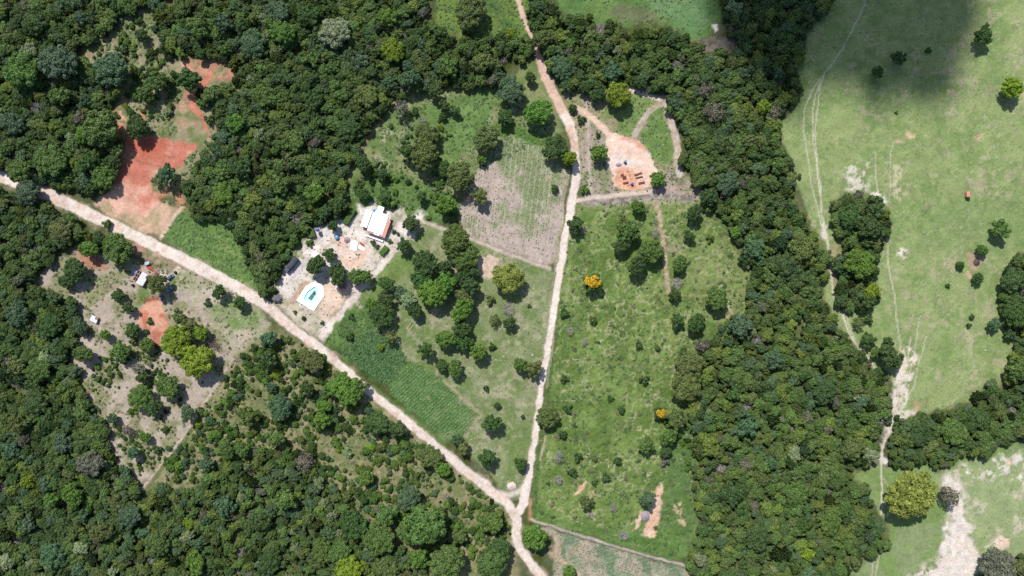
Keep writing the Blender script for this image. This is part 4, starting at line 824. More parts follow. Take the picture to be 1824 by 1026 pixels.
MIXW = ['g', 'd', 'b', 'y', 'l', 'o', 'p', 'n']
def scatter(poly, rmin, rmax, pack, mix, r, tries=30, taken=None, inset=0.0):
    xs = [p[0] for p in poly]; ys = [p[1] for p in poly]; x0, x1, y0, y1 = max(min(xs), -105), min(max(xs), 1929), max(min(ys), -105), min(max(ys), 1131)
    area = (x1 - x0) * (y1 - y0); n = int(area / 26)
    X = r.uniform(x0, x1, n); Y = r.uniform(y0, y1, n); RR = rmin + (rmax - rmin) * r.beta(1.2, 3.3, n)
    ok = sdf(X + at_grid(WX, X, Y) * 9 + at_grid(NB25, X, Y) * 5, Y + at_grid(WY, X, Y) * 9, poly) < -RR * 0.45 - inset
    ok &= ~((at_grid(N12, X, Y) + at_grid(NB25, X, Y) * 0.6 > 0.85) & (RR > 4.0))
    X, Y, RR = X[ok], Y[ok], RR[ok]; o = np.argsort(-RR + r.uniform(-2, 2, len(RR))); X, Y, RR = X[o], Y[o], RR[o]
    cell = 40; grid = {}
    for (tx, ty, tr) in (taken or []): grid.setdefault((int(tx // cell), int(ty // cell)), []).append((tx, ty, tr))
    out = []
    for x, y, q in zip(X, Y, RR):
        cx, cy = int(x // cell), int(y // cell); good = True
        for i in (-1, 0, 1):
            for j in (-1, 0, 1):
                for (tx, ty, tr) in grid.get((cx + i, cy + j), ()):
                    if (tx - x) ** 2 + (ty - y) ** 2 < (pack * (tr + q)) ** 2: good = False; break
                if not good: break
            if not good: break
        if good: grid.setdefault((cx, cy), []).append((x, y, q)); out.append((x, y, q))
    return out
def wood(name, label, poly, seed, mix, rmin=3.0, rmax=13.5, pack=0.62):
    r = np.random.default_rng(seed); pts = []
    p = np.array(mix, float); p /= p.sum()
    for (x, y, q) in scatter(poly, rmin, rmax, pack, mix, r, taken=TAKEN):
        R = q * S; hs = r.uniform(0.95, 1.35) * (9.5 / (q + 3.0)) ** 0.5; k = 1 - 1.25 * R * hs / CAM_H
        bx, by = 912 + (x - 912) * k, 513 + (y - 513) * k
        patchy = vn_at(x, y); pp = p.copy()
        pp[2] *= 1 + 1.5 * max(0, patchy); pp[3] *= 1 + 1.5 * max(0, -patchy); pp /= pp.sum()
        c = MIXW[r.choice(len(MIXW), p=pp)]
        b = np.array(alb(*TINT[c])) * LEAF_K * r.uniform(0.8, 1.2) * r.uniform(0.93, 1.07, 3)
        if c in 'yl': b = b * 0.88
        mean = np.array(alb(93, 115, 50)) * LEAF_K; b = mute(mean + (b - mean) * r.uniform(0.5, 1.0))
        wx, wy = W(bx, by); pi = (NSRC - 1 - int(r.random() < 0.5)) if c == 'n' else int(r.integers(0, NSRC - 2))
        pts.append((wx, wy, -0.1, R * 1.08, hs, r.uniform(0, 6.28), b.tolist(), pi, r.uniform(0.8, 1.25)))
    gn_wood(name, label, pts); return len(pts)
def vn_at(x, y):
    i = int(np.clip((x - GX[0]) / STEP, 0, NX - 1)); j = int(np.clip((y - GY[0]) / STEP, 0, NY - 1)); return float(N60[j, i])
cnt = 0
#                                   g   d   b   y   l   o   p   n
cnt += wood('woodland', 'dense green wood filling the upper left with the red clearing in it', F_NW, 11, [32, 22, 12, 10, 14, 10, 2, 3])
cnt += wood('woodland', 'dark mixed wood filling the lower left corner', F_SW, 12, [26, 28, 18, 6, 8, 9, 3, 6])
cnt += wood('woodland', 'lighter mixed wood of small trees along the bottom edge', F_S, 18, [26, 18, 12, 10, 13, 12, 6, 6], 2.8, 12, 0.68)
cnt += wood('woodland', 'dense green wood right of the upper straight road', F_N, 13, [34, 22, 8, 10, 14, 10, 1, 3])
cnt += wood('woodland', 'broad eastern wood between meadow and pasture', F_E, 14, [30, 20, 10, 14, 13, 14, 1, 4])
cnt += wood('woodland', 'grove standing as an island in the pasture', F_ISLE, 15, [34, 34, 8, 6, 6, 12, 0, 2])
cnt += wood('woodland', 'curved belt of wood along the right edge', F_R, 16, [34, 32, 10, 6, 6, 12, 0, 2])
cnt += wood('woodland', 'corner of wood at the lower right', F_CORNER, 17, [30, 30, 10, 6, 4, 14, 2, 6])
SCRUB1 = [(290, 105), (330, 160), (300, 210), (330, 240), (225, 240), (225, 160), (160, 110), (200, 30), (280, 20)]
SCRUB2 = [(372, 712), (420, 640), (480, 585), (540, 610), (700, 750), (800, 830), (900, 905), (910, 990), (780, 1000), (640, 930), (540, 830), (400, 822), (355, 860), (275, 862)]
SCRUB3 = [(405, 395), (470, 385), (560, 395), (535, 435), (490, 510), (470, 500), (440, 465), (425, 430)]
SCRUB4 = [(1180, 740), (1228, 740), (1250, 815), (1240, 850), (1200, 830), (1180, 790)]
def scrub(name, label, poly, seed, rmin, rmax, pack, mix, gap=-0.25):
    global cnt
    r = np.random.default_rng(seed); pts = []; p = np.array(mix, float); p /= p.sum()
    for (x, y, q) in scatter(poly, rmin, rmax, pack, mix, r, taken=TAKEN):
        if r.random() < 0.15 or at_grid(NB25, x, y) + 0.5 * at_grid(N12, x, y) < gap + r.normal(0, 0.2): continue
        R = q * S; k = 1 - 0.6 * R / CAM_H; bx, by = 912 + (x - 912) * k, 513 + (y - 513) * k
        if ZONE[int((by - GY[0]) / STEP), int((bx - GX[0]) / STEP)] in road_ids: continue
        c = MIXW[r.choice(len(MIXW), p=p)]; b = np.array(alb(*TINT[c])) * LEAF_K * r.uniform(0.75, 1.15) * r.uniform(0.93, 1.07, 3)
        wx, wy = W(bx, by); pts.append((wx, wy, -0.35 * R, R, r.uniform(0.75, 1.0), r.uniform(0, 6.28), b.tolist(), (NSRC - 1 - int(r.random() < 0.5)) if c == 'n' else int(r.integers(0, NSRC - 2)), r.uniform(0.8, 1.25)))
    gn_wood(name, label, pts); cnt += len(pts)
MX = [28, 26, 10, 4, 14, 12, 2, 4]
scrub('scrubland', 'scrub bushes scattered in the pale grass at upper left', SCRUB1, 21, 1.8, 9, 0.8, MX, -0.1)
scrub('scrubland', 'scrub bushes scattered below the diagonal road', SCRUB2, 22, 1.6, 9.5, 0.64, MX, -0.42)
scrub('scrubland', 'leafy scrub at the edge of bright field by the road bend', SCRUB3, 23, 4, 10, 0.85, [30, 20, 6, 4, 26, 8, 2, 2])
scrub('scrubland', 'weedy bushes among the gardens above the house', [(628, 340), (650, 290), (700, 205), (760, 195), (810, 230), (835, 290), (815, 385), (770, 392), (700, 368)], 26, 1.4, 7, 0.8, [30, 22, 8, 4, 20, 8, 3, 4], 0.05)
scrub('scrubland', 'leafy scrub at the lower right of the meadow', SCRUB4, 24, 3, 9, 0.8, [30, 20, 20, 4, 14, 8, 2, 2])
scrub('scrubland', 'low bushes scattered on the bare slope', [(150, 690), (200, 600), (240, 570), (300, 640), (330, 720), (320, 770), (255, 860), (200, 800)], 25, 1.4, 6.5, 0.9, MX, 0.0)
print('WOOD INSTANCES', cnt)

# ------------------------------------------------------------------ low plants, as real leaf geometry
def plants(name, label, cat, pts, seed):
    """pts: (px, py, radius m, height m, colour) -> one mesh of small leaf tufts"""
    r = np.random.default_rng(seed); n = len(pts); K = 8
    A = np.array([(p[0], p[1], p[2], p[3]) for p in pts]); C = np.array([p[4] for p in pts])
    gz = np.array([ground_z(p[0], p[1]) for p in pts])
    bx, by = (A[:, 0] - 912) * S, (513 - A[:, 1]) * S
    d = r.normal(size=(n, K, 3)); d[..., 2] = np.abs(d[..., 2]); d /= np.linalg.norm(d, axis=-1)[..., None]
    P = np.stack([bx, by, gz], -1)[:, None, :] + d * np.stack([A[:, 2], A[:, 2], A[:, 3] * 0.55], -1)[:, None, :] * r.uniform(0.35, 1.0, (n, K, 1))
    nn = d * 0.35 + np.array([0, 0, 1.0]) + r.normal(size=d.shape) * 0.22; nn /= np.linalg.norm(nn, axis=-1)[..., None]
    size = np.repeat(A[:, 2] * 0.55, K)
    V, Q = leaf_quads(P.reshape(-1, 3), nn.reshape(-1, 3), size, r)
    me = np_mesh(name, V, Q, M_PLANT)
    C = np.array([mute(q, 0.22) for q in C]); c = np.repeat(np.repeat(C, K, 0) * r.uniform(0.85, 1.35, (n * K, 1)), 4, 0); c = np.concatenate([c, np.ones((len(c), 1))], 1)
    at = me.attributes.new('cover', 'FLOAT_COLOR', 'POINT'); at.data.foreach_set('color', c.astype(np.float32).ravel())
    tag(link(name, me), label, cat, kind='stuff')
def rand_in(poly, n, r):
    xs = [p[0] for p in poly]; ys = [p[1] for p in poly]
    X = r.uniform(min(xs), max(xs), n); Y = r.uniform(min(ys), max(ys), n); k = inside(X, Y, poly); return X[k], Y[k]
def rows(poly, ang, along, across, r, jit=0.25, drop=None):
    ca, sa = math.cos(ang), math.sin(ang); cx = sum(p[0] for p in poly) / len(poly); cy = sum(p[1] for p in poly) / len(poly)
    u = np.arange(-160, 160, along); v = np.arange(-160, 160, across); U, V_ = np.meshgrid(u, v); U = U + r.normal(0, jit * along, U.shape); V_ = V_ + r.normal(0, jit * 0.35 * across, V_.shape)
    X = cx + U * ca - V_ * sa; Y = cy + U * sa + V_ * ca; k = sdf(X, Y, poly) < -2
    X, Y = X[k], Y[k]
    if drop is not None: q = drop(X, Y, r); X, Y = X[q], Y[q]
    return X, Y
rr = np.random.default_rng(50)
X, Y = rows(MAIZE, math.radians(97), 3.4, 4.6, rr, drop=lambda X, Y, r: r.random(len(X)) < 0.45 + 0.45 * np.clip(at_grid(N25, X, Y) + (330 - Y) / 170, -0.6, 1))
plants('maize_plants', 'rows of young maize plants on the tan field', 'maize', [(x, y, rr.uniform(0.28, 0.5), rr.uniform(0.3, 0.7), np.array(alb(112, 140, 74)) * rr.uniform(0.8, 1.2)) for x, y in zip(X, Y)], 51)
X, Y = rows(BEAN, math.radians(40), 3.0, 4.0, rr, 0.35)
plants('bean_plants', 'dense dark green bean plants beside the diagonal road', 'bean plants', [(x, y, rr.uniform(0.6, 0.95), rr.uniform(0.8, 1.5), np.array(alb(84, 126, 64)) * rr.uniform(0.75, 1.2)) for x, y in zip(X, Y)], 52)
X, Y = rows(ROWC, math.radians(-42), 2.4, 5.2, rr, 0.25, drop=lambda X, Y, r: r.random(len(X)) < 0.93)
plants('crop_plants', 'rows of mid green crop plants beside the bean field', 'crop', [(x, y, rr.uniform(0.4, 0.7), rr.uniform(0.5, 0.9), np.array(alb(108, 146, 76)) * rr.uniform(0.8, 1.25)) for x, y in zip(X, Y)], 53)
X, Y = rows(VEG, math.radians(16), 3.0, 4.5, rr, 0.25, drop=lambda X, Y, r: r.random(len(X)) < 0.5)
plants('vegetable_plants', 'rows of low vegetables in the plot at the bottom edge', 'vegetables', [(x, y, rr.uniform(0.3, 0.5), rr.uniform(0.2, 0.5), np.array(alb(88, 124, 84)) * rr.uniform(0.8, 1.2)) for x, y in zip(X, Y)], 54)
NOTUFT = road_ids + [ZNAMES.index(z) for z in ('building_site_ground', 'footpath', 'red_earth_clearing', 'red_track', 'cattle_track', 'bare_earth')]
def tufts(poly, n, rad, hgt, cols, nz=None, thr=0.0):
    X, Y = rand_in(poly, n, rr)
    if nz is not None: k = at_grid(nz, X, Y) + rr.normal(0, 0.2, len(X)) > thr; X, Y = X[k], Y[k]
    zz = at_grid(ZONE, X, Y); k = ~np.isin(zz, NOTUFT); X, Y = X[k], Y[k]
    return [(x, y, rr.uniform(*rad), rr.uniform(*hgt), np.array(cols[rr.integers(len(cols))]) * rr.uniform(0.8, 1.2)) for x, y in zip(X, Y)]
GREENS = [alb(84, 116, 54), alb(98, 128, 62), alb(70, 100, 48), alb(112, 136, 72)]
plants('meadow_tussocks', 'grass tussocks and weeds of the streaky meadow', 'tussocks', tufts(MEADOW, 5200, (0.35, 0.9), (0.3, 0.9), GREENS + GREENS + [alb(150, 152, 104)], NB25, -0.3) + tufts(MEADOW, 320, (0.9, 1.6), (0.8, 1.5), [alb(72, 100, 50), alb(88, 110, 58), alb(110, 108, 74)]), 55)
FIELD = [(290, 420), (325, 372), (405, 390), (470, 385), (555, 395), (490, 505), (480, 530), (380, 474)]
plants('field_weeds', 'leafy weeds and tall grass around house, gardens and bright field', 'weeds',
       tufts(FIELD, 2600, (0.4, 0.9), (0.3, 0.8), [alb(96, 136, 58), alb(110, 146, 68), alb(84, 122, 52)]) + tufts([(575, 612), (640, 540), (690, 582), (622, 640)], 700, (0.4, 0.9), (0.3, 0.9), GREENS)
       + tufts([(620, 350), (700, 180), (900, 150), (1000, 240), (860, 300), (815, 390), (700, 375)], 3000, (0.4, 1.0), (0.3, 0.9), GREENS + [alb(110, 146, 70)]) + tufts([(765, -60), (930, -60), (950, 80), (780, 55)], 900, (0.5, 1.0), (0.4, 0.9), GREENS)
       + tufts([(955, -60), (1290, -60), (1262, 68), (1190, 40), (1090, 46)], 500, (0.4, 0.9), (0.3, 0.8), GREENS) + tufts(PLOT, 1500, (0.3, 0.7), (0.3, 0.7), GREENS + [alb(160, 150, 116)], NB12, -0.6)
       + tufts([(492, 530), (540, 430), (620, 400), (705, 372), (712, 452), (640, 530), (572, 605)], 500, (0.25, 0.55), (0.2, 0.5), [alb(120, 128, 78), alb(96, 112, 62), alb(150, 140, 100)]), 56)
plants('slope_weeds', 'dry weeds and low bushes on bare slopes and in the scrub', 'weeds',
       tufts(SLOPE, 4200, (0.3, 1.0), (0.3, 0.9), [alb(112, 118, 76), alb(130, 124, 92), alb(92, 108, 62), alb(104, 118, 70)], N25 * 0.6 + N12 * 0.6, -0.05) + tufts(SCRUB2, 3600, (0.4, 1.2), (0.4, 1.1), GREENS + [alb(150, 144, 104), alb(130, 132, 84)]) + tufts(SCRUB1, 1200, (0.4, 1.1), (0.4, 1.0), GREENS + [alb(150, 144, 104)])
       + tufts([(290, 360), (310, 290), (420, 210), (430, 290), (340, 370)], 500, (0.5, 1.2), (0.5, 1.2), GREENS) + tufts([(175, 359), (320, 368), (287, 420), (190, 378)], 150, (0.3, 0.7), (0.2, 0.6), GREENS), 57)
plants('pasture_grass', 'short grass tufts of the pasture', 'grass', tufts(PAST, 3000, (0.3, 0.7), (0.06, 0.14), [alb(126, 150, 88), alb(140, 158, 100), alb(112, 140, 76)]) + tufts(PAST2, 900, (0.3, 0.7), (0.06, 0.14), [alb(126, 150, 88), alb(112, 140, 76)]), 58)
plants('orchard_weeds', 'dry weeds among the orchard trees', 'weeds', tufts([(650, 490), (835, 425), (980, 480), (965, 690), (940, 880), (830, 800), (730, 640)], 2000, (0.25, 0.6), (0.15, 0.45), [alb(120, 138, 82), alb(150, 150, 108), alb(104, 124, 70)]), 59)

# ------------------------------------------------------------------ buildings
def corrugated(name, mat, x0, x1, y0, y1, z0, z1, pitch=0.45, amp=0.035, thick=0.05, parent=None, axis_drop='y'):
    """a sheet roof whose ribs run down the slope from (y0, z0) to (y1, z1)"""
    n = max(8, int((x1 - x0) / pitch * 4)); v = []; f = []
    for j, (y, z) in enumerate(((y0, z0), (y1, z1))):
        for i in range(n + 1):
            x = x0 + (x1 - x0) * i / n; v.append((x, y, z + amp * math.cos(2 * math.pi * (x - x0) / pitch)))
    for i in range(n): f.append((i, i + 1, n + 2 + i, n + 1 + i))
    m = MB(); m.add(v, f); m.add([(p[0], p[1], p[2] - thick) for p in v], [tuple(reversed(q)) for q in f])
    for a, b in ((0, n + 1), (n, 2 * n + 1)): m.add([v[a], v[b], (v[b][0], v[b][1], v[b][2] - thick), (v[a][0], v[a][1], v[a][2] - thick)], [(0, 1, 2, 3)])
    return m.obj(name, mat, parent)
def tile_roof(name, mat, x0, x1, y0, y1, z0, z1, parent=None, pitch=0.4, rows_=6):
    m = MB(); n = max(2, int((x1 - x0) / pitch)); rows_ = max(2, rows_)
    for j in range(rows_):
        ya, yb = y0 + (y1 - y0) * j / rows_, y0 + (y1 - y0) * (j + 1.08) / rows_; za, zb = z0 + (z1 - z0) * j / rows_ + 0.03, z0 + (z1 - z0) * (j + 1.08) / rows_
        for i in range(n):
            xa = x0 + (x1 - x0) * i / n; xb = x0 + (x1 - x0) * (i + 1) / n; xm = (xa + xb) / 2
            m.add([(xa, ya, za), (xm, ya, za + 0.07), (xb, ya, za), (xa, yb, zb), (xm, yb, zb + 0.07), (xb, yb, zb)], [(0, 1, 4, 3), (1, 2, 5, 4)])
    m.add([(x0, y0, z0 - 0.06), (x1, y0, z0 - 0.06), (x1, y1, z1 - 0.06), (x0, y1, z1 - 0.06)], [(3, 2, 1, 0)])
    return m.obj(name, mat, parent)

# the white house: local x runs along its short side (to the lower right in plan), local y up the long side
hc = W(677.5, 399.0); HR = -math.radians(19.5)
house = empty('house', (*hc, 0.0), HR); tag(house, 'white-roofed house with orange tiled veranda roof above the sandy yard', 'house')
hw, hl = 5.1, 6.3
wm = MB(); wm.box(-hw + .5, hw - 2.3, -hl + 2.2, hl - .5, -0.1, 2.9); wm.obj('wall', M_WALL, house)
corrugated('roof', M_WHITE, -hl + 1.6, hl - 0.9, 0, 3.4, 3.45, 3.05, parent=house).rotation_euler = (0, 0, -math.pi / 2)
corrugated('roof', M_WHITE, -hl + 0.9, hl - 1.6, 0, hw - 0.1, 3.45, 3.0, parent=house).rotation_euler = (0, 0, math.pi / 2)
MB().box(-0.14, 0.14, -hl + 1.5, hl - .9, 3.44, 3.56).obj('ridge_cap', M_WHITE, house, 0.04)
corrugated('porch_roof', M_WHITE, -1.1, 1.9, -hl - 0.05, -hl + 1.5, 2.78, 3.05, parent=house)
corrugated('wing_roof', M_WHITE, -3.6, -0.3, hl - 0.7, hl + 2.6, 3.02, 2.86, parent=house)
MB().box(-3.4, -0.5, hl - 0.5, hl + 2.3, -0.1, 2.75).obj('wing_wall', M_WALL, house)
corrugated('terrace_roof', M_GREYROOF, 2.6, 4.7, hl - 3.5, hl - 0.7, 2.45, 2.6, parent=house)  # grey sheet, darker and set lower than the white roof
t = tile_roof('veranda_roof', M_TILE, -hl + 0.0, 3.2, 0, 1.95, 3.0, 2.72, house, rows_=6); t.rotation_euler = (0, 0, math.pi / 2); t.location = (5.35, 0, 0); t.scale = (1, 1, 1)
t.rotation_euler = (0, 0, -math.pi / 2); t.location = (3.35, -3.1, 0)
t = tile_roof('veranda_roof', M_TILE, -5.0, -1.15, 0, 1.6, 3.0, 2.75, house, rows_=5); t.rotation_euler = (0, 0, 0); t.scale = (1, -1, 1); t.location = (0, -hl + 1.65, 0)
t = tile_roof('veranda_roof', M_TILE, 1.95, 3.33, 0, 1.6, 3.0, 2.75, house, rows_=5); t.scale = (1, -1, 1); t.location = (0, -hl + 1.65, 0)
for x, y in ((-4.7, -hl + .25), (-1.2, -hl + .25), (1.9, -hl + .25), (5.0, -hl + .25), (5.0, -2.6), (5.0, 0.0)): MB().box(x - .12, x + .12, y - .12, y + .12, -.1, 2.5).obj('veranda_post', M_WALL, house)
MB().box(-0.6, 0.4, -hl + 2.14, -hl + 2.2, 0.0, 2.1).obj('door', M_WOOD, house)
for x in (-3.2, 1.6):
    w_o = MB().box(x - .6, x + .6, -hl + 2.13, -hl + 2.2, 1.0, 2.1).obj('window', M_WOOD, house); MB().box(x - .5, x + .5, -hl + 2.11, -hl + 2.13, 1.08, 2.02).obj('pane', M_GLASS, w_o)
for y in (-2.5, 1.0):
    w_o = MB().box(hw - 2.3, hw - 2.23, y - .6, y + .6, 1.0, 2.1).obj('window', M_WOOD, house); MB().box(hw - 2.23, hw - 2.21, y - .5, y + .5, 1.08, 2.02).obj('pane', M_GLASS, w_o)
MB().box(-4.9, 5.3, -hl + .1, hl - 3, -0.1, 0.12).obj('veranda_floor', plain('dark_veranda_floor', (0.10, 0.10, 0.11), 0.6, 0.4, 0.1), house)
pw = MB(); pw.box(-5.1, 4.6, -hl - 2.35, -hl - 1.55, -0.1, 0.9); pw.obj('front_wall', M_WALL, house, 0.02)
annex = empty('annex', (*W(654.5, 390.2), 0.0), HR); tag(annex, 'long narrow white-roofed outbuilding beside the left of house', 'outbuilding')
MB().box(-1.5, 1.5, -4.3, 4.3, -.1, 2.3).obj('wall', M_WALL, annex)
corrugated('roof', M_WHITE, -4.6, 4.6, -1.7, 1.7, 2.45, 2.75, parent=annex).rotation_euler = (0, 0, math.pi / 2)
MB().box(-.5, .5, -4.36, -4.3, 0, 2.0).obj('door', M_WOOD, annex); MB().box(1.5, 1.56, -1, 0.2, 1, 2).obj('window', M_GLASS, annex)

def hut(name, label, cat, px, py, rot, w, l, h, roofmat, wallmat, tiled=False, notch=False):
    e = empty(name, (*W(px, py), ground_z(px, py)), rot); tag(e, label, cat)
    MB().box(-w / 2 + .25, w / 2 - .25, -l / 2 + .25, l / 2 - .25, -.15, h).obj('wall', wallmat, e)
    if tiled:
        a = tile_roof('roof', roofmat, -l / 2, l / 2, 0, w / 2, h + .55, h - .05, e, rows_=4); a.rotation_euler = (0, 0, -math.pi / 2)
        b = tile_roof('roof', roofmat, -l / 2, l / 2, 0, w / 2, h + .55, h - .05, e, rows_=4); b.rotation_euler = (0, 0, math.pi / 2)
        MB().tube((0, -l / 2, h + .56), (0, l / 2, h + .56), .09, .09, 6).obj('ridge_cap', roofmat, e)
    elif notch:
        corrugated('roof', roofmat, -w / 2, w / 2, -l / 2, 0.1, h, h + .12, parent=e); corrugated('roof', roofmat, -w / 2, w / 2 - 1.6, 0.12, l / 2, h + .125, h + .28, parent=e)
    else: corrugated('roof', roofmat, -w / 2, w / 2, -l / 2, l / 2, h + .02, h + .3, parent=e)
    MB().box(-.4, .4, -l / 2 + .2, -l / 2 + .25, 0, min(1.9, h - .1)).obj('door', M_WOOD, e)
    return e
hut('shed', 'small white-roofed shed beside the round trees above pool', 'shed', 563, 452.5, math.radians(35), 3.3, 2.4, 2.1, M_WHITE, M_BRICKO)
hut('shed', 'small pale grey shed with notched roof on the bare slope', 'shed', 170.8, 568.2, -math.radians(28), 4.0, 3.3, 1.7, plain('pale_grey_sheet', (0.52, 0.52, 0.54), 0.7, 0.3, 0.1), M_WOOD, notch=True)
hut('field_hut', 'tiny hut with orange tiled roof alone in the pasture', 'hut', 1721.0, 347.0, 0.03, 2.5, 2.9, 2.3, M_TILE2, M_BRICKO, tiled=True)
ruin = empty('ruined_cottage', (*W(255.5, 494.8), 0.0), -math.radians(30)); tag(ruin, 'half-roofed cottage with open brown rooms beside rubble', 'cottage')
MB().box(-0.8, 2.6, -3.3, 3.0, -.1, 2.2).obj('wall', M_BRICKO, ruin); corrugated('roof', plain('white_old_sheet', (0.46, 0.45, 0.46), 0.7, 0.3, 0.12), -3.6, 3.3, -2.9, 1.0, 2.3, 2.5, parent=ruin).rotation_euler = (0, 0, math.pi / 2)
M_RW = plain('pale_render', alb(226, 186, 170), 0.9, 0.1, 0.15)
for y in (-3.3, -1.2, 0.9, 2.8): MB().box(-3.6, -1.2, y - .07, y + .07, -.1, 1.9).obj('room_wall', M_RW, ruin)
for x in (-3.67, -2.4): MB().box(x - .065, x + .065, -3.2, 2.7, -.1, 1.85).obj('room_wall', M_RW, ruin)
MB().box(-3.5, -1.2, -3.2, 2.7, -.05, 0.06).obj('room_floor', plain('maroon_floor', (0.07, 0.03, 0.035), 0.9, 0.1, 0.2), ruin); MB().box(0.4, 1.3, -3.36, -3.3, 0, 1.9).obj('door', M_WOOD, ruin)

# swimming pool
def shrink(poly, k, cx, cy): return [(cx + (x - cx) * k, cy + (y - cy) * k) for x, y in poly]
BAS = [(560.5, 510.6), (566.5, 513), (568.3, 519), (568, 523), (557.5, 541), (554.5, 541.8), (542, 533.5), (541.4, 531), (548, 519)]
pc = W(555, 527); pool = empty('swimming_pool', (*pc, 0.0)); tag(pool, 'pentagonal turquoise swimming pool with broad white deck', 'pool')
def loc(poly): return [(W(*p)[0] - pc[0], W(*p)[1] - pc[1]) for p in poly]
bm = bmesh.new()
def loop(poly, z): return [bm.verts.new((x, y, z)) for x, y in loc(poly)]
o1 = loop(POOL_DECK, 0.30); o0 = loop(POOL_DECK, -0.2); i1 = loop(BAS, 0.30)
eo = [bm.edges.new((o1[i], o1[(i + 1) % len(o1)])) for i in range(len(o1))]; ei = [bm.edges.new((i1[i], i1[(i + 1) % len(i1)])) for i in range(len(i1))]
bmesh.ops.triangle_fill(bm, use_beauty=True, use_dissolve=False, edges=eo + ei)
for i in range(len(o1)): bm.faces.new((o0[i], o0[(i + 1) % len(o1)], o1[(i + 1) % len(o1)], o1[i]))
bmesh.ops.recalc_face_normals(bm, faces=bm.faces[:])
me = bpy.data.meshes.new('deck'); bm.to_mesh(me); bm.free(); me.materials.append(M_DECK); link('deck', me, pool)
bl = loc(BAS); n = len(bl); m = MB(); m.add([(x, y, 0.298) for x, y in bl] + [(x, y, -0.30) for x, y in bl], [(i, (i + 1) % n, n + (i + 1) % n, n + i) for i in range(n)] + [tuple(range(n, 2 * n))]); m.obj('basin', M_POOL, pool)
dk = loc([(558.8, 518), (562, 519.6), (562.6, 523), (555, 535.8), (548.2, 531.8)]); MB().prism(dk, -0.30, -0.28).obj('dark_floor_panel', M_POOLD, pool)
wl = loc(BAS); MB().add([(x, y, 0.22) for x, y in wl], [tuple(range(len(wl)))]).obj('water', M_WATER, pool)
for s in (0, 0.5): m = MB(); x0, y0 = loc([(549.5, 538.3)])[0]; m.tube((x0 + s, y0, 0.3), (x0 + s, y0, 1.0), .03, .03).tube((x0 + s, y0, 1.0), (x0 + s + .2, y0 + .5, 0.9), .03, .03).tube((x0 + s + .2, y0 + .5, 0.9), (x0 + s + .2, y0 + .5, -0.3), .03, .03); m.obj('ladder_rail', M_METAL, pool)

# water tanks
def tank(px, py, r, h, mat, label, tower=0.0):
    e = empty('water_tank', (*W(px, py), ground_z(px, py))); tag(e, label, 'water tank')
    MB().lathe([(r * .92, tower), (r, tower + .1), (r * .97, tower + h * .3), (r, tower + h * .33), (r * .97, tower + h * .6), (r, tower + h * .63), (r * 1.02, tower + h)], 18).obj('body', mat, e)
    MB().lathe([(r * 1.06, tower + h), (r * .9, tower + h + .12), (r * .4, tower + h + .25), (r * .38, tower + h + .32), (r * .1, tower + h + .33)], 18).obj('lid', mat, e)
    if tower:
        MB().box(-r, r, -r, r, tower - .15, tower).obj('platform', M_CONC, e)
        for sx in (-1, 1):
            for sy in (-1, 1): MB().box(sx * r * .8 - .1, sx * r * .8 + .1, sy * r * .8 - .1, sy * r * .8 + .1, -.1, tower - .15).obj('leg', M_CONC, e)
tank(568.5, 410, 0.95, 1.3, M_BLUED, 'dark blue water tank on a tower at the upper left of yard', 2.6)
tank(600.5, 423, 1.05, 1.3, M_BLUE, 'bright blue water tank beside the grey gravel heap in yard')
tank(668, 375.5, 0.7, 0.9, M_BLUE, 'small blue water tank between house and narrow outbuilding', 2.4)
tank(243.6, 484.8, 0.95, 1.1, M_BLUE, 'blue water tank at the open rooms of half-roofed cottage')
tank(1125.6, 328, 0.75, 1.1, M_BLUED, 'small blue barrel between brick stacks on the building site')
# vehicles
def car(px, py, rot, mat, label):
    e = empty('car', (*W(px, py), ground_z(px, py) + 0.02), rot); tag(e, label, 'car', 'cars at the ruined cottage')
    b = MB(); prof = [(-2.05, .35), (-2.1, .75), (-1.9, .92), (-0.95, 1.0), (1.2, 1.0), (1.95, .86), (2.1, .62), (2.1, .35)]
    n = len(prof); v = [(x, -.84, z) for x, z in prof] + [(x, .84, z) for x, z in prof]; b.add(v, [tuple(range(n)), tuple(range(2 * n - 1, n - 1, -1))] + [((i + 1) % n, i, n + i, n + (i + 1) % n) for i in range(n)]); b.obj('body', mat, e, 0.06)
    MB().add([(-1.75, -.72, .98), (1.0, -.72, .98), (1.0, .72, .98), (-1.75, .72, .98), (-1.25, -.6, 1.45), (.35, -.6, 1.45), (.35, .6, 1.45), (-1.25, .6, 1.45)], [(3, 2, 1, 0), (4, 5, 6, 7), (0, 1, 5, 4), (1, 2, 6, 5), (2, 3, 7, 6), (3, 0, 4, 7)]).obj('window', M_GLASS, e)
    MB().box(-1.3, .4, -.62, .62, 1.452, 1.5).obj('roof', mat, e, 0.02)
    for x in (-1.3, 1.3):
        for y in (-.72, .72):
            w = MB().ytube(x, y - .1, y + .1, .32, .32, 14).obj('wheel', M_TYRE, e); MB().ytube(x, y - .112, y + .112, .32, .18, 10).obj('rim', M_METAL, w)
    for y in (-.6, .6): MB().box(2.06, 2.13, y - .17, y + .17, .62, .78).obj('headlight', M_LAMP, e)
car(304.8, 493.6, math.radians(38), M_BLUEC, 'dark blue car on the entrance lane beside the cottage')
car(302.7, 516.8, math.radians(52), M_BLUEC2, 'light blue car half in tree shade right of the cottage')
car(289.2, 532.5, math.radians(-52), M_GREYC, 'grey-blue car in tree shade above the red earth pit')
tr = empty('truck', (*W(520.5, 472.0), ground_z(520, 472)), math.radians(50.5 + 180)); tag(tr, 'long dark navy truck parked under the hedge left of yard', 'truck')
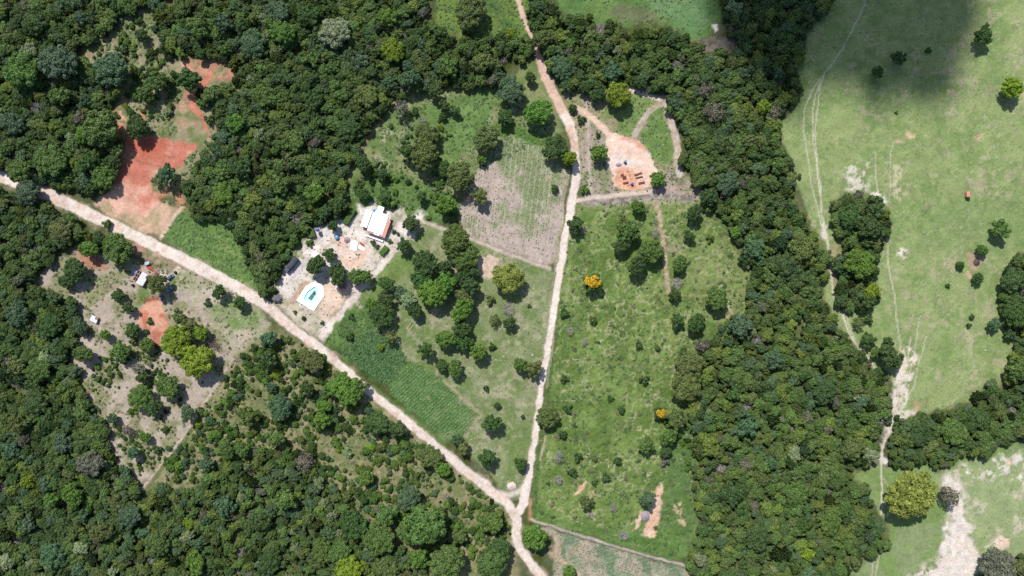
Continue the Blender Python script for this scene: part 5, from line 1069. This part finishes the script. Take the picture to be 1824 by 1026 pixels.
MB().box(-4.9, 2.3, -1.25, 1.25, 1.0, 1.2).obj('chassis', M_DARK, tr); MB().box(-4.9, 2.2, -1.25, 1.25, 1.2, 2.75).obj('cargo_box', M_TRUCK, tr, 0.05)
MB().add([(-4.95, -1.28, 2.74), (2.25, -1.28, 2.74), (2.25, 1.28, 2.74), (-4.95, 1.28, 2.74), (-4.9, 0, 3.0), (2.2, 0, 3.0)], [(0, 1, 5, 4), (2, 3, 4, 5), (1, 2, 5), (3, 0, 4), (3, 2, 1, 0)]).obj('tarpaulin', M_TRUCKT, tr)
MB().box(2.45, 4.6, -1.2, 1.2, .6, 2.4, .12, .1).obj('cab', M_TRUCK, tr, 0.08); MB().add([(4.53, -1, 1.5), (4.53, 1, 1.5), (4.50, .95, 2.25), (4.50, -.95, 2.25)], [(0, 1, 2, 3)]).obj('windscreen', M_GLASS, tr)
for x in (-3.9, -2.7, 3.4):
    for y in (-1.05, 1.05): w = MB().ytube(x, y - .15, y + .15, .5, .5, 14).obj('wheel', M_TYRE, tr); MB().ytube(x, y - .165, y + .165, .5, .25, 10).obj('rim', M_METAL, w)
for y in (-.9, .9): MB().box(4.56, 4.66, y - .2, y + .2, .8, 1.0).obj('headlight', M_LAMP, tr)

# heaps, brick stacks, rubble
def heap(name, px, py, rx, ry, h, mat, label, cat, seed, rot=0.0):
    r = np.random.default_rng(seed); m = MB(); v = [(0, 0, h)]; f = []; K = 22; J = 7
    for j in range(1, J + 1):
        t = j / J
        for k in range(K):
            a = 2 * math.pi * k / K; q = t * (1 + r.uniform(-.10, .10)); v.append((q * rx * math.cos(a), q * ry * math.sin(a), h * (1 - t) ** 0.9 * (1 + r.uniform(-.12, .12)) - (0.15 if j == J else 0)))
    for k in range(K): f.append((0, 1 + k, 1 + (k + 1) % K))
    for j in range(J - 1):
        for k in range(K): f.append((1 + j * K + k, 1 + (j + 1) * K + k, 1 + (j + 1) * K + (k + 1) % K, 1 + j * K + (k + 1) % K))
    m.add(v, f); o = m.obj(name, mat, None, 0, (*W(px, py), ground_z(px, py)), rot); tag(o, label, cat); return o
heap('gravel_heap', 618.3, 427.8, 1.9, 1.9, 1.1, M_GRAVEL, 'round lavender-grey gravel heap in the house yard', 'heap', 1)
heap('sand_heap', 911, 866, 2.7, 2.5, 1.2, M_SAND, 'pale pinkish sand heap inside the road fork', 'heap', 2)
heap('gravel_heap', 1102, 293.8, 1.8, 1.2, 0.7, M_GRAVEL, 'low grey gravel heap on the building site', 'heap', 3)
heap('gravel_heap', 1149.3, 919, 2.2, 2.7, 1.3, M_GRAVEL, 'grey gravel heap in tree shade beside the sandy scar', 'heap', 4, 0.3)
heap('sand_heap', 644, 442, 2.4, 1.2, 0.6, plain('white_lime', (0.75, 0.74, 0.72), 0.95, 0.1, 0.1, 2.0, bump=0.5), 'white lime heap beside the red tile pile in yard', 'heap', 5, -0.6)
heap('tile_rubble', 268.5, 477.5, 3.0, 1.6, 0.7, M_RUBBLE, 'orange broken tile rubble beside the half-roofed cottage', 'rubble', 6, -0.6)
heap('tile_rubble', 279, 484, 2.6, 1.0, 0.5, plain('brown_rubble', alb(176, 132, 116), 0.95, 0.1, 0.35, 4.0, bump=0.6), 'brown rubble strip right of the orange tile rubble', 'rubble', 7, -0.6)
heap('tile_rubble', 645, 435, 2.2, 0.6, 0.5, M_RUBBLE, 'narrow red tile pile beside the white slabs in yard', 'rubble', 8, -0.75)
heap('earth_mound', 1739.5, 467, 1.9, 2.3, 1.2, M_EARTH, 'dark burnt earth mound among shrubs in the pasture', 'mound', 9)
heap('pale_rock', 948.5, 633, 0.6, 0.9, 0.8, M_STONE, 'lone white boulder in grass beside the straight road', 'rock', 10)
heap('pale_rock', 1755.5, 624, 0.6, 0.5, 0.6, M_STONE, 'lone white stone at the end of thin log in pasture', 'rock', 11)
MB().tube((0, 0, .2), (2.2, -1.2, .15), .12, .06, 6).obj('fallen_log', M_TWIG, None, 0, (*W(1757, 624), 0))
tag(bpy.data.objects['fallen_log'], 'thin fallen log beside a white stone in pasture', 'log')
MB().box(-1.8, 1.8, -2.6, 2.6, -.1, .35).obj('slab_stack', M_DECK, None, 0.03, (*W(630.5, 437.5), 0), -.15); tag(bpy.data.objects['slab_stack'], 'square white slab stack in the middle of yard', 'slabs')
MB().box(-1.4, 1.4, -.7, .7, -.1, .7).obj('white_slab', M_CONC, None, 0.03, (*W(290, 491.5), 0), -.4); tag(bpy.data.objects['white_slab'], 'small white slab pile left of the dark blue car', 'slabs')
e = empty('tarpaulin', (*W(264, 469), 0), .2); tag(e, 'blue-grey tarpaulin lean-to above the tile rubble', 'tarpaulin'); MB().add([(-1.2, -.9, 1.6), (1.2, -.8, 1.7), (1.3, .9, 1.2), (-1.1, .8, 1.25)], [(0, 1, 2, 3)]).obj('sheet', plain('blue_grey_tarp', (0.22, 0.30, 0.40), 0.7, 0.3, 0.15), e)
for x, y, h in ((-1.1, -.8, 1.55), (1.1, -.7, 1.65), (1.2, .8, 1.2), (-1, .7, 1.2)): MB().tube((x, y, 0), (x, y, h), .05, .04).obj('pole', M_WOOD, e)
MB().lathe([(.8, 0), (.85, .5), (.7, .9), (.3, 1.0)], 12).obj('rain_barrel', M_DARK, None, 0, (*W(313, 485.4), 0)); tag(bpy.data.objects['rain_barrel'], 'brown barrel on the lane above the dark blue car', 'barrel')
MB().lathe([(.7, 0), (.75, .5), (.7, 1.0), (.3, 1.05)], 12).obj('rain_barrel', M_DARK, None, 0, (*W(237.5, 508), 0)); tag(bpy.data.objects['rain_barrel.001'], 'dark barrel at lower left corner of cottage', 'barrel')
mx = empty('cement_mixer', (*W(1113.4, 288.5), 0), 1.2); tag(mx, 'blue-grey cement mixer on the white sand of building site', 'cement mixer')
MB().lathe([(.3, .5), (.75, .8), (.8, 1.3), (.45, 1.8), (.35, 1.82)], 14).obj('drum', M_GREYC, mx); MB().box(-.9, .9, -.5, .5, .3, .5).obj('frame', M_GREYC, mx)
for y in (-.6, .6): MB().ytube(-.6, y - .06, y + .06, .3, .3).obj('wheel', M_TYRE, mx)
def brick_stack_mesh(nx, ny, nz):
    m = MB(); r = random.Random(nx * 7 + ny)
    for k in range(nz):
        for i in range(nx):
            for j in range(ny):
                dx, dy = r.uniform(-.015, .015), r.uniform(-.015, .015); m.box(i * .42 - nx * .21 + dx, i * .42 - nx * .21 + .40 + dx, j * .30 - ny * .15 + dy, j * .30 - ny * .15 + .28 + dy, k * .22, k * .22 + .21)
    return m.mesh('brick_stack', M_BRICK)
def bl_(zx, zy): return (1070 + zx / 8.55, 230 + zy / 8.55)
STK = [(325, 695, 50, 26, 'short brick stack topmost of the left column on building site'), (355, 722, 60, 14, 'thin brick stack second from top in the left column'), (362, 750, 60, 18, 'brick stack third from top in the left column'), (380, 815, 85, 26, 'long brick stack lowest of the left column beside blue barrel'),
       (540, 692, 66, 26, 'dark brick stack upper left in the right group'), (598, 672, 62, 22, 'brick stack upper right in the right group'), (585, 732, 118, 18, 'long thin brick stack middle of the right group'), (620, 816, 100, 26, 'brick stack lowest on the right beside the round tree')]
for zx, zy, L_, w_s, lb in STK:
    p = bl_(zx, zy); o = link('brick_stack', brick_stack_mesh(max(2, int(L_ / 8.55 * S / .42)), max(2, int(w_s / 8.55 * S / .30)), 3), None, (*W(*p), ground_z(*p)), math.radians(12)); tag(o, lb, 'bricks', 'brick stacks on the building site')
pts = [(430, 655), (430, 690), (435, 715), (465, 760), (400, 640), (270, 640), (250, 660), (410, 865), (440, 850), (300, 730)]
m = MB(); r_ = random.Random(3)
for zx, zy in pts:
    for k in range(5):
        p = bl_(zx + r_.uniform(-22, 22), zy + r_.uniform(-9, 9)); x, y = W(*p); m.box(x - .2, x + .2, y - .1, y + .1, 0, .16)
tag(m.obj('loose_bricks', M_BRICKO), 'loose orange bricks strewn between the brick stacks', 'bricks', kind='stuff')
# small concrete foundation in the orchard
fo = empty('foundation', (*W(731, 582), ground_z(731, 582)), -math.radians(35)); tag(fo, 'low sandy U-shaped foundation in the orchard', 'foundation')
for a in ((-.9, -.6, -1.8, 1.8), (.6, .9, -1.8, 1.8), (-.6, .6, -1.8, -1.5)): MB().box(*a, -.1, .45).obj('footing', plain('sandy_footing', alb(214, 200, 150), 0.9, 0.1, 0.15), fo)
# clipped hedge block by the house
def hedge(px, py, w, l, h, rot, label, c):
    r = np.random.default_rng(int(px)); n = int(30 * (w * l + 2 * h * (w + l))); P = []; Nn = []
    for _ in range(n):
        f = r.integers(0, 5); u, v = r.uniform(-.5, .5, 2)
        if f < 3: P.append((u * w, v * l, h)); Nn.append((0, 0, 1))
        elif f == 3: s = r.choice([-.5, .5]); P.append((s * w, v * l, (u + .5) * h)); Nn.append((s, 0, .2))
        else: s = r.choice([-.5, .5]); P.append((u * w, s * l, (v + .5) * h)); Nn.append((0, s, .2))
    P = np.array(P) + r.normal(0, .08, (n, 3)); Nn = np.array(Nn) + r.normal(0, .35, (n, 3)); Nn /= np.linalg.norm(Nn, axis=1)[:, None]
    V, Q = leaf_quads(P, Nn, .22, r); me = np_mesh('hedge', V, Q, M_LEAF); at = me.attributes.new('lv', 'FLOAT', 'POINT'); at.data.foreach_set('value', np.repeat(r.uniform(.75, 1.25, n), 4).astype(np.float32))
    o = link('hedge', me, None, (*W(px, py), 0), rot); o['tint'] = tint(c); tag(o, label, 'hedge')
hedge(684.5, 446.5, 2.6, 5.0, 1.6, -math.radians(38), 'clipped bright green hedge block below the house', 'l')
hedge(624, 386, 2.8, 8.5, 2.0, -math.radians(30), 'leafy bright green hedge strip left of the narrow outbuilding', 'g')
hedge(556, 416, 3.5, 4.0, 1.8, .3, 'bushy green hedge clump left of the tower tank', 'g')
# palms
def palm(px, py, R, h, label, c='b', dead=False):
    e = empty('palm', (*W(px, py), ground_z(px, py))); tag(e, label, 'palm'); MB().tube((0, 0, -.1), (.1, .1, h), .16, .11, 8).obj('trunk', M_BARK, e)
    r = random.Random(int(px)); V = []; Q = []; lvv = []
    for k in range(16):
        a = 2 * math.pi * k / 16 + r.uniform(-.15, .15); up = r.uniform(-.1, .9); prev = None
        for s in range(7):
            t = s / 6; d = R * t; z = h + up * R * .5 * t - R * .75 * t * t; wd = .34 * math.sin(math.pi * min(1, .12 + t * .88)) * R * .42 + .03
            cx, cy = d * math.cos(a), d * math.sin(a); nx, ny = -math.sin(a) * wd, math.cos(a) * wd
            cur = ((cx + nx, cy + ny, z - wd * .6), (cx, cy, z), (cx - nx, cy - ny, z - wd * .6))
            if prev:
                b = len(V); V += [*prev, *cur]; Q += [(b, b + 1, b + 4, b + 3), (b + 1, b + 2, b + 5, b + 4)]; lvv += [r.uniform(.8, 1.2)] * 6
            prev = cur
    me = np_mesh('fronds', V, Q, M_LEAF); at = me.attributes.new('lv', 'FLOAT', 'POINT'); at.data.foreach_set('value', np.array(lvv, np.float32)); o = link('fronds', me, e); o['tint'] = [0.16, 0.15, 0.16] if dead else tint(c)
palm(698.5, 363, 2.8, 3.5, 'green palm at the upper right corner of house', 'g')
palm(494.8, 532, 3.0, 2.0, 'grey drooping palm beside the diagonal road left of pool', dead=True)
# stones in the stony field
m = MB(); r_ = random.Random(8)
for poly, n in (([(310, 500), (340, 480), (420, 520), (470, 560), (470, 585), (420, 625), (380, 590)], 170), ([(820, 760), (880, 780), (900, 860), (870, 850)], 60), ([(860, 580), (920, 600), (930, 650), (870, 640)], 30), ([(600, 340), (650, 335), (690, 350), (660, 362)], 30), ([(500, 535), (560, 560), (570, 600), (530, 575)], 40)):
    k = 0
    while k < n:
        px, py = r_.uniform(min(p[0] for p in poly), max(p[0] for p in poly)), r_.uniform(min(p[1] for p in poly), max(p[1] for p in poly))
        if not inside(np.array([px]), np.array([py]), poly)[0]: continue
        k += 1; x, y = W(px, py); z = ground_z(px, py); s = r_.uniform(.12, .42); v = [(x + s * math.cos(a) * r_.uniform(.7, 1.2), y + s * math.sin(a) * r_.uniform(.7, 1.2), z - .05) for a in (0, 1.05, 2.1, 3.14, 4.2, 5.25)]
        w = [(x + (q[0] - x) * .6, y + (q[1] - y) * .6, z + s * r_.uniform(.4, .7)) for q in v]; m.add(v + w, [tuple(range(6, 12))] + [(i, (i + 1) % 6, 6 + (i + 1) % 6, 6 + i) for i in range(6)])
tag(m.obj('field_stones', M_STONE), 'pale stones strewn over the dry fields', 'stones', kind='stuff')

# fences along the property lines
POST = MB().box(-.07, .07, -.07, .07, -.2, 1.4).mesh('post', M_WOOD)
def fence(pts, label, gap=4.5):
    x0, y0 = W(*pts[0]); e = empty('fence', (x0, y0, 0)); tag(e, label, 'fence'); wire = MB(); last = None
    for i in range(len(pts) - 1):
        a, b = W(*pts[i]), W(*pts[i + 1]); L = math.hypot(b[0] - a[0], b[1] - a[1]); n = max(1, int(L / gap))
        for k in range(n):
            t = k / n; p = (a[0] + (b[0] - a[0]) * t - x0, a[1] + (b[1] - a[1]) * t - y0); link('post', POST, e, (p[0], p[1], 0), random.uniform(-.2, .2))
            if last:
                for z in (.5, .9, 1.3): wire.tube((*last, z), (*p, z), .012, .012, 3)
            last = p
    wire.obj('wire', M_METAL, e)
fence([(287, 424), (325, 367)], 'straight fence between red clearing and bright field')
fence([(300, 432), (380, 474), (440, 508), (490, 545), (560, 603)], 'fence along the upper side of the diagonal road by the bright field')
fence([(582, 622), (660, 684), (720, 735), (790, 796), (870, 858)], 'fence along the diagonal road beside the bean field')
fence([(1012, 300), (1004, 360), (990, 450), (980, 530), (968, 620), (955, 700)], 'fence along the left side of the straight road')
fence([(960, 934), (1044, 959), (1163, 993), (1228, 1010)], 'fence between lower meadow and vegetable plot')
fence([(256, 868), (328, 777), (372, 707), (416, 640)], 'fence between the bare slope and the scrub')
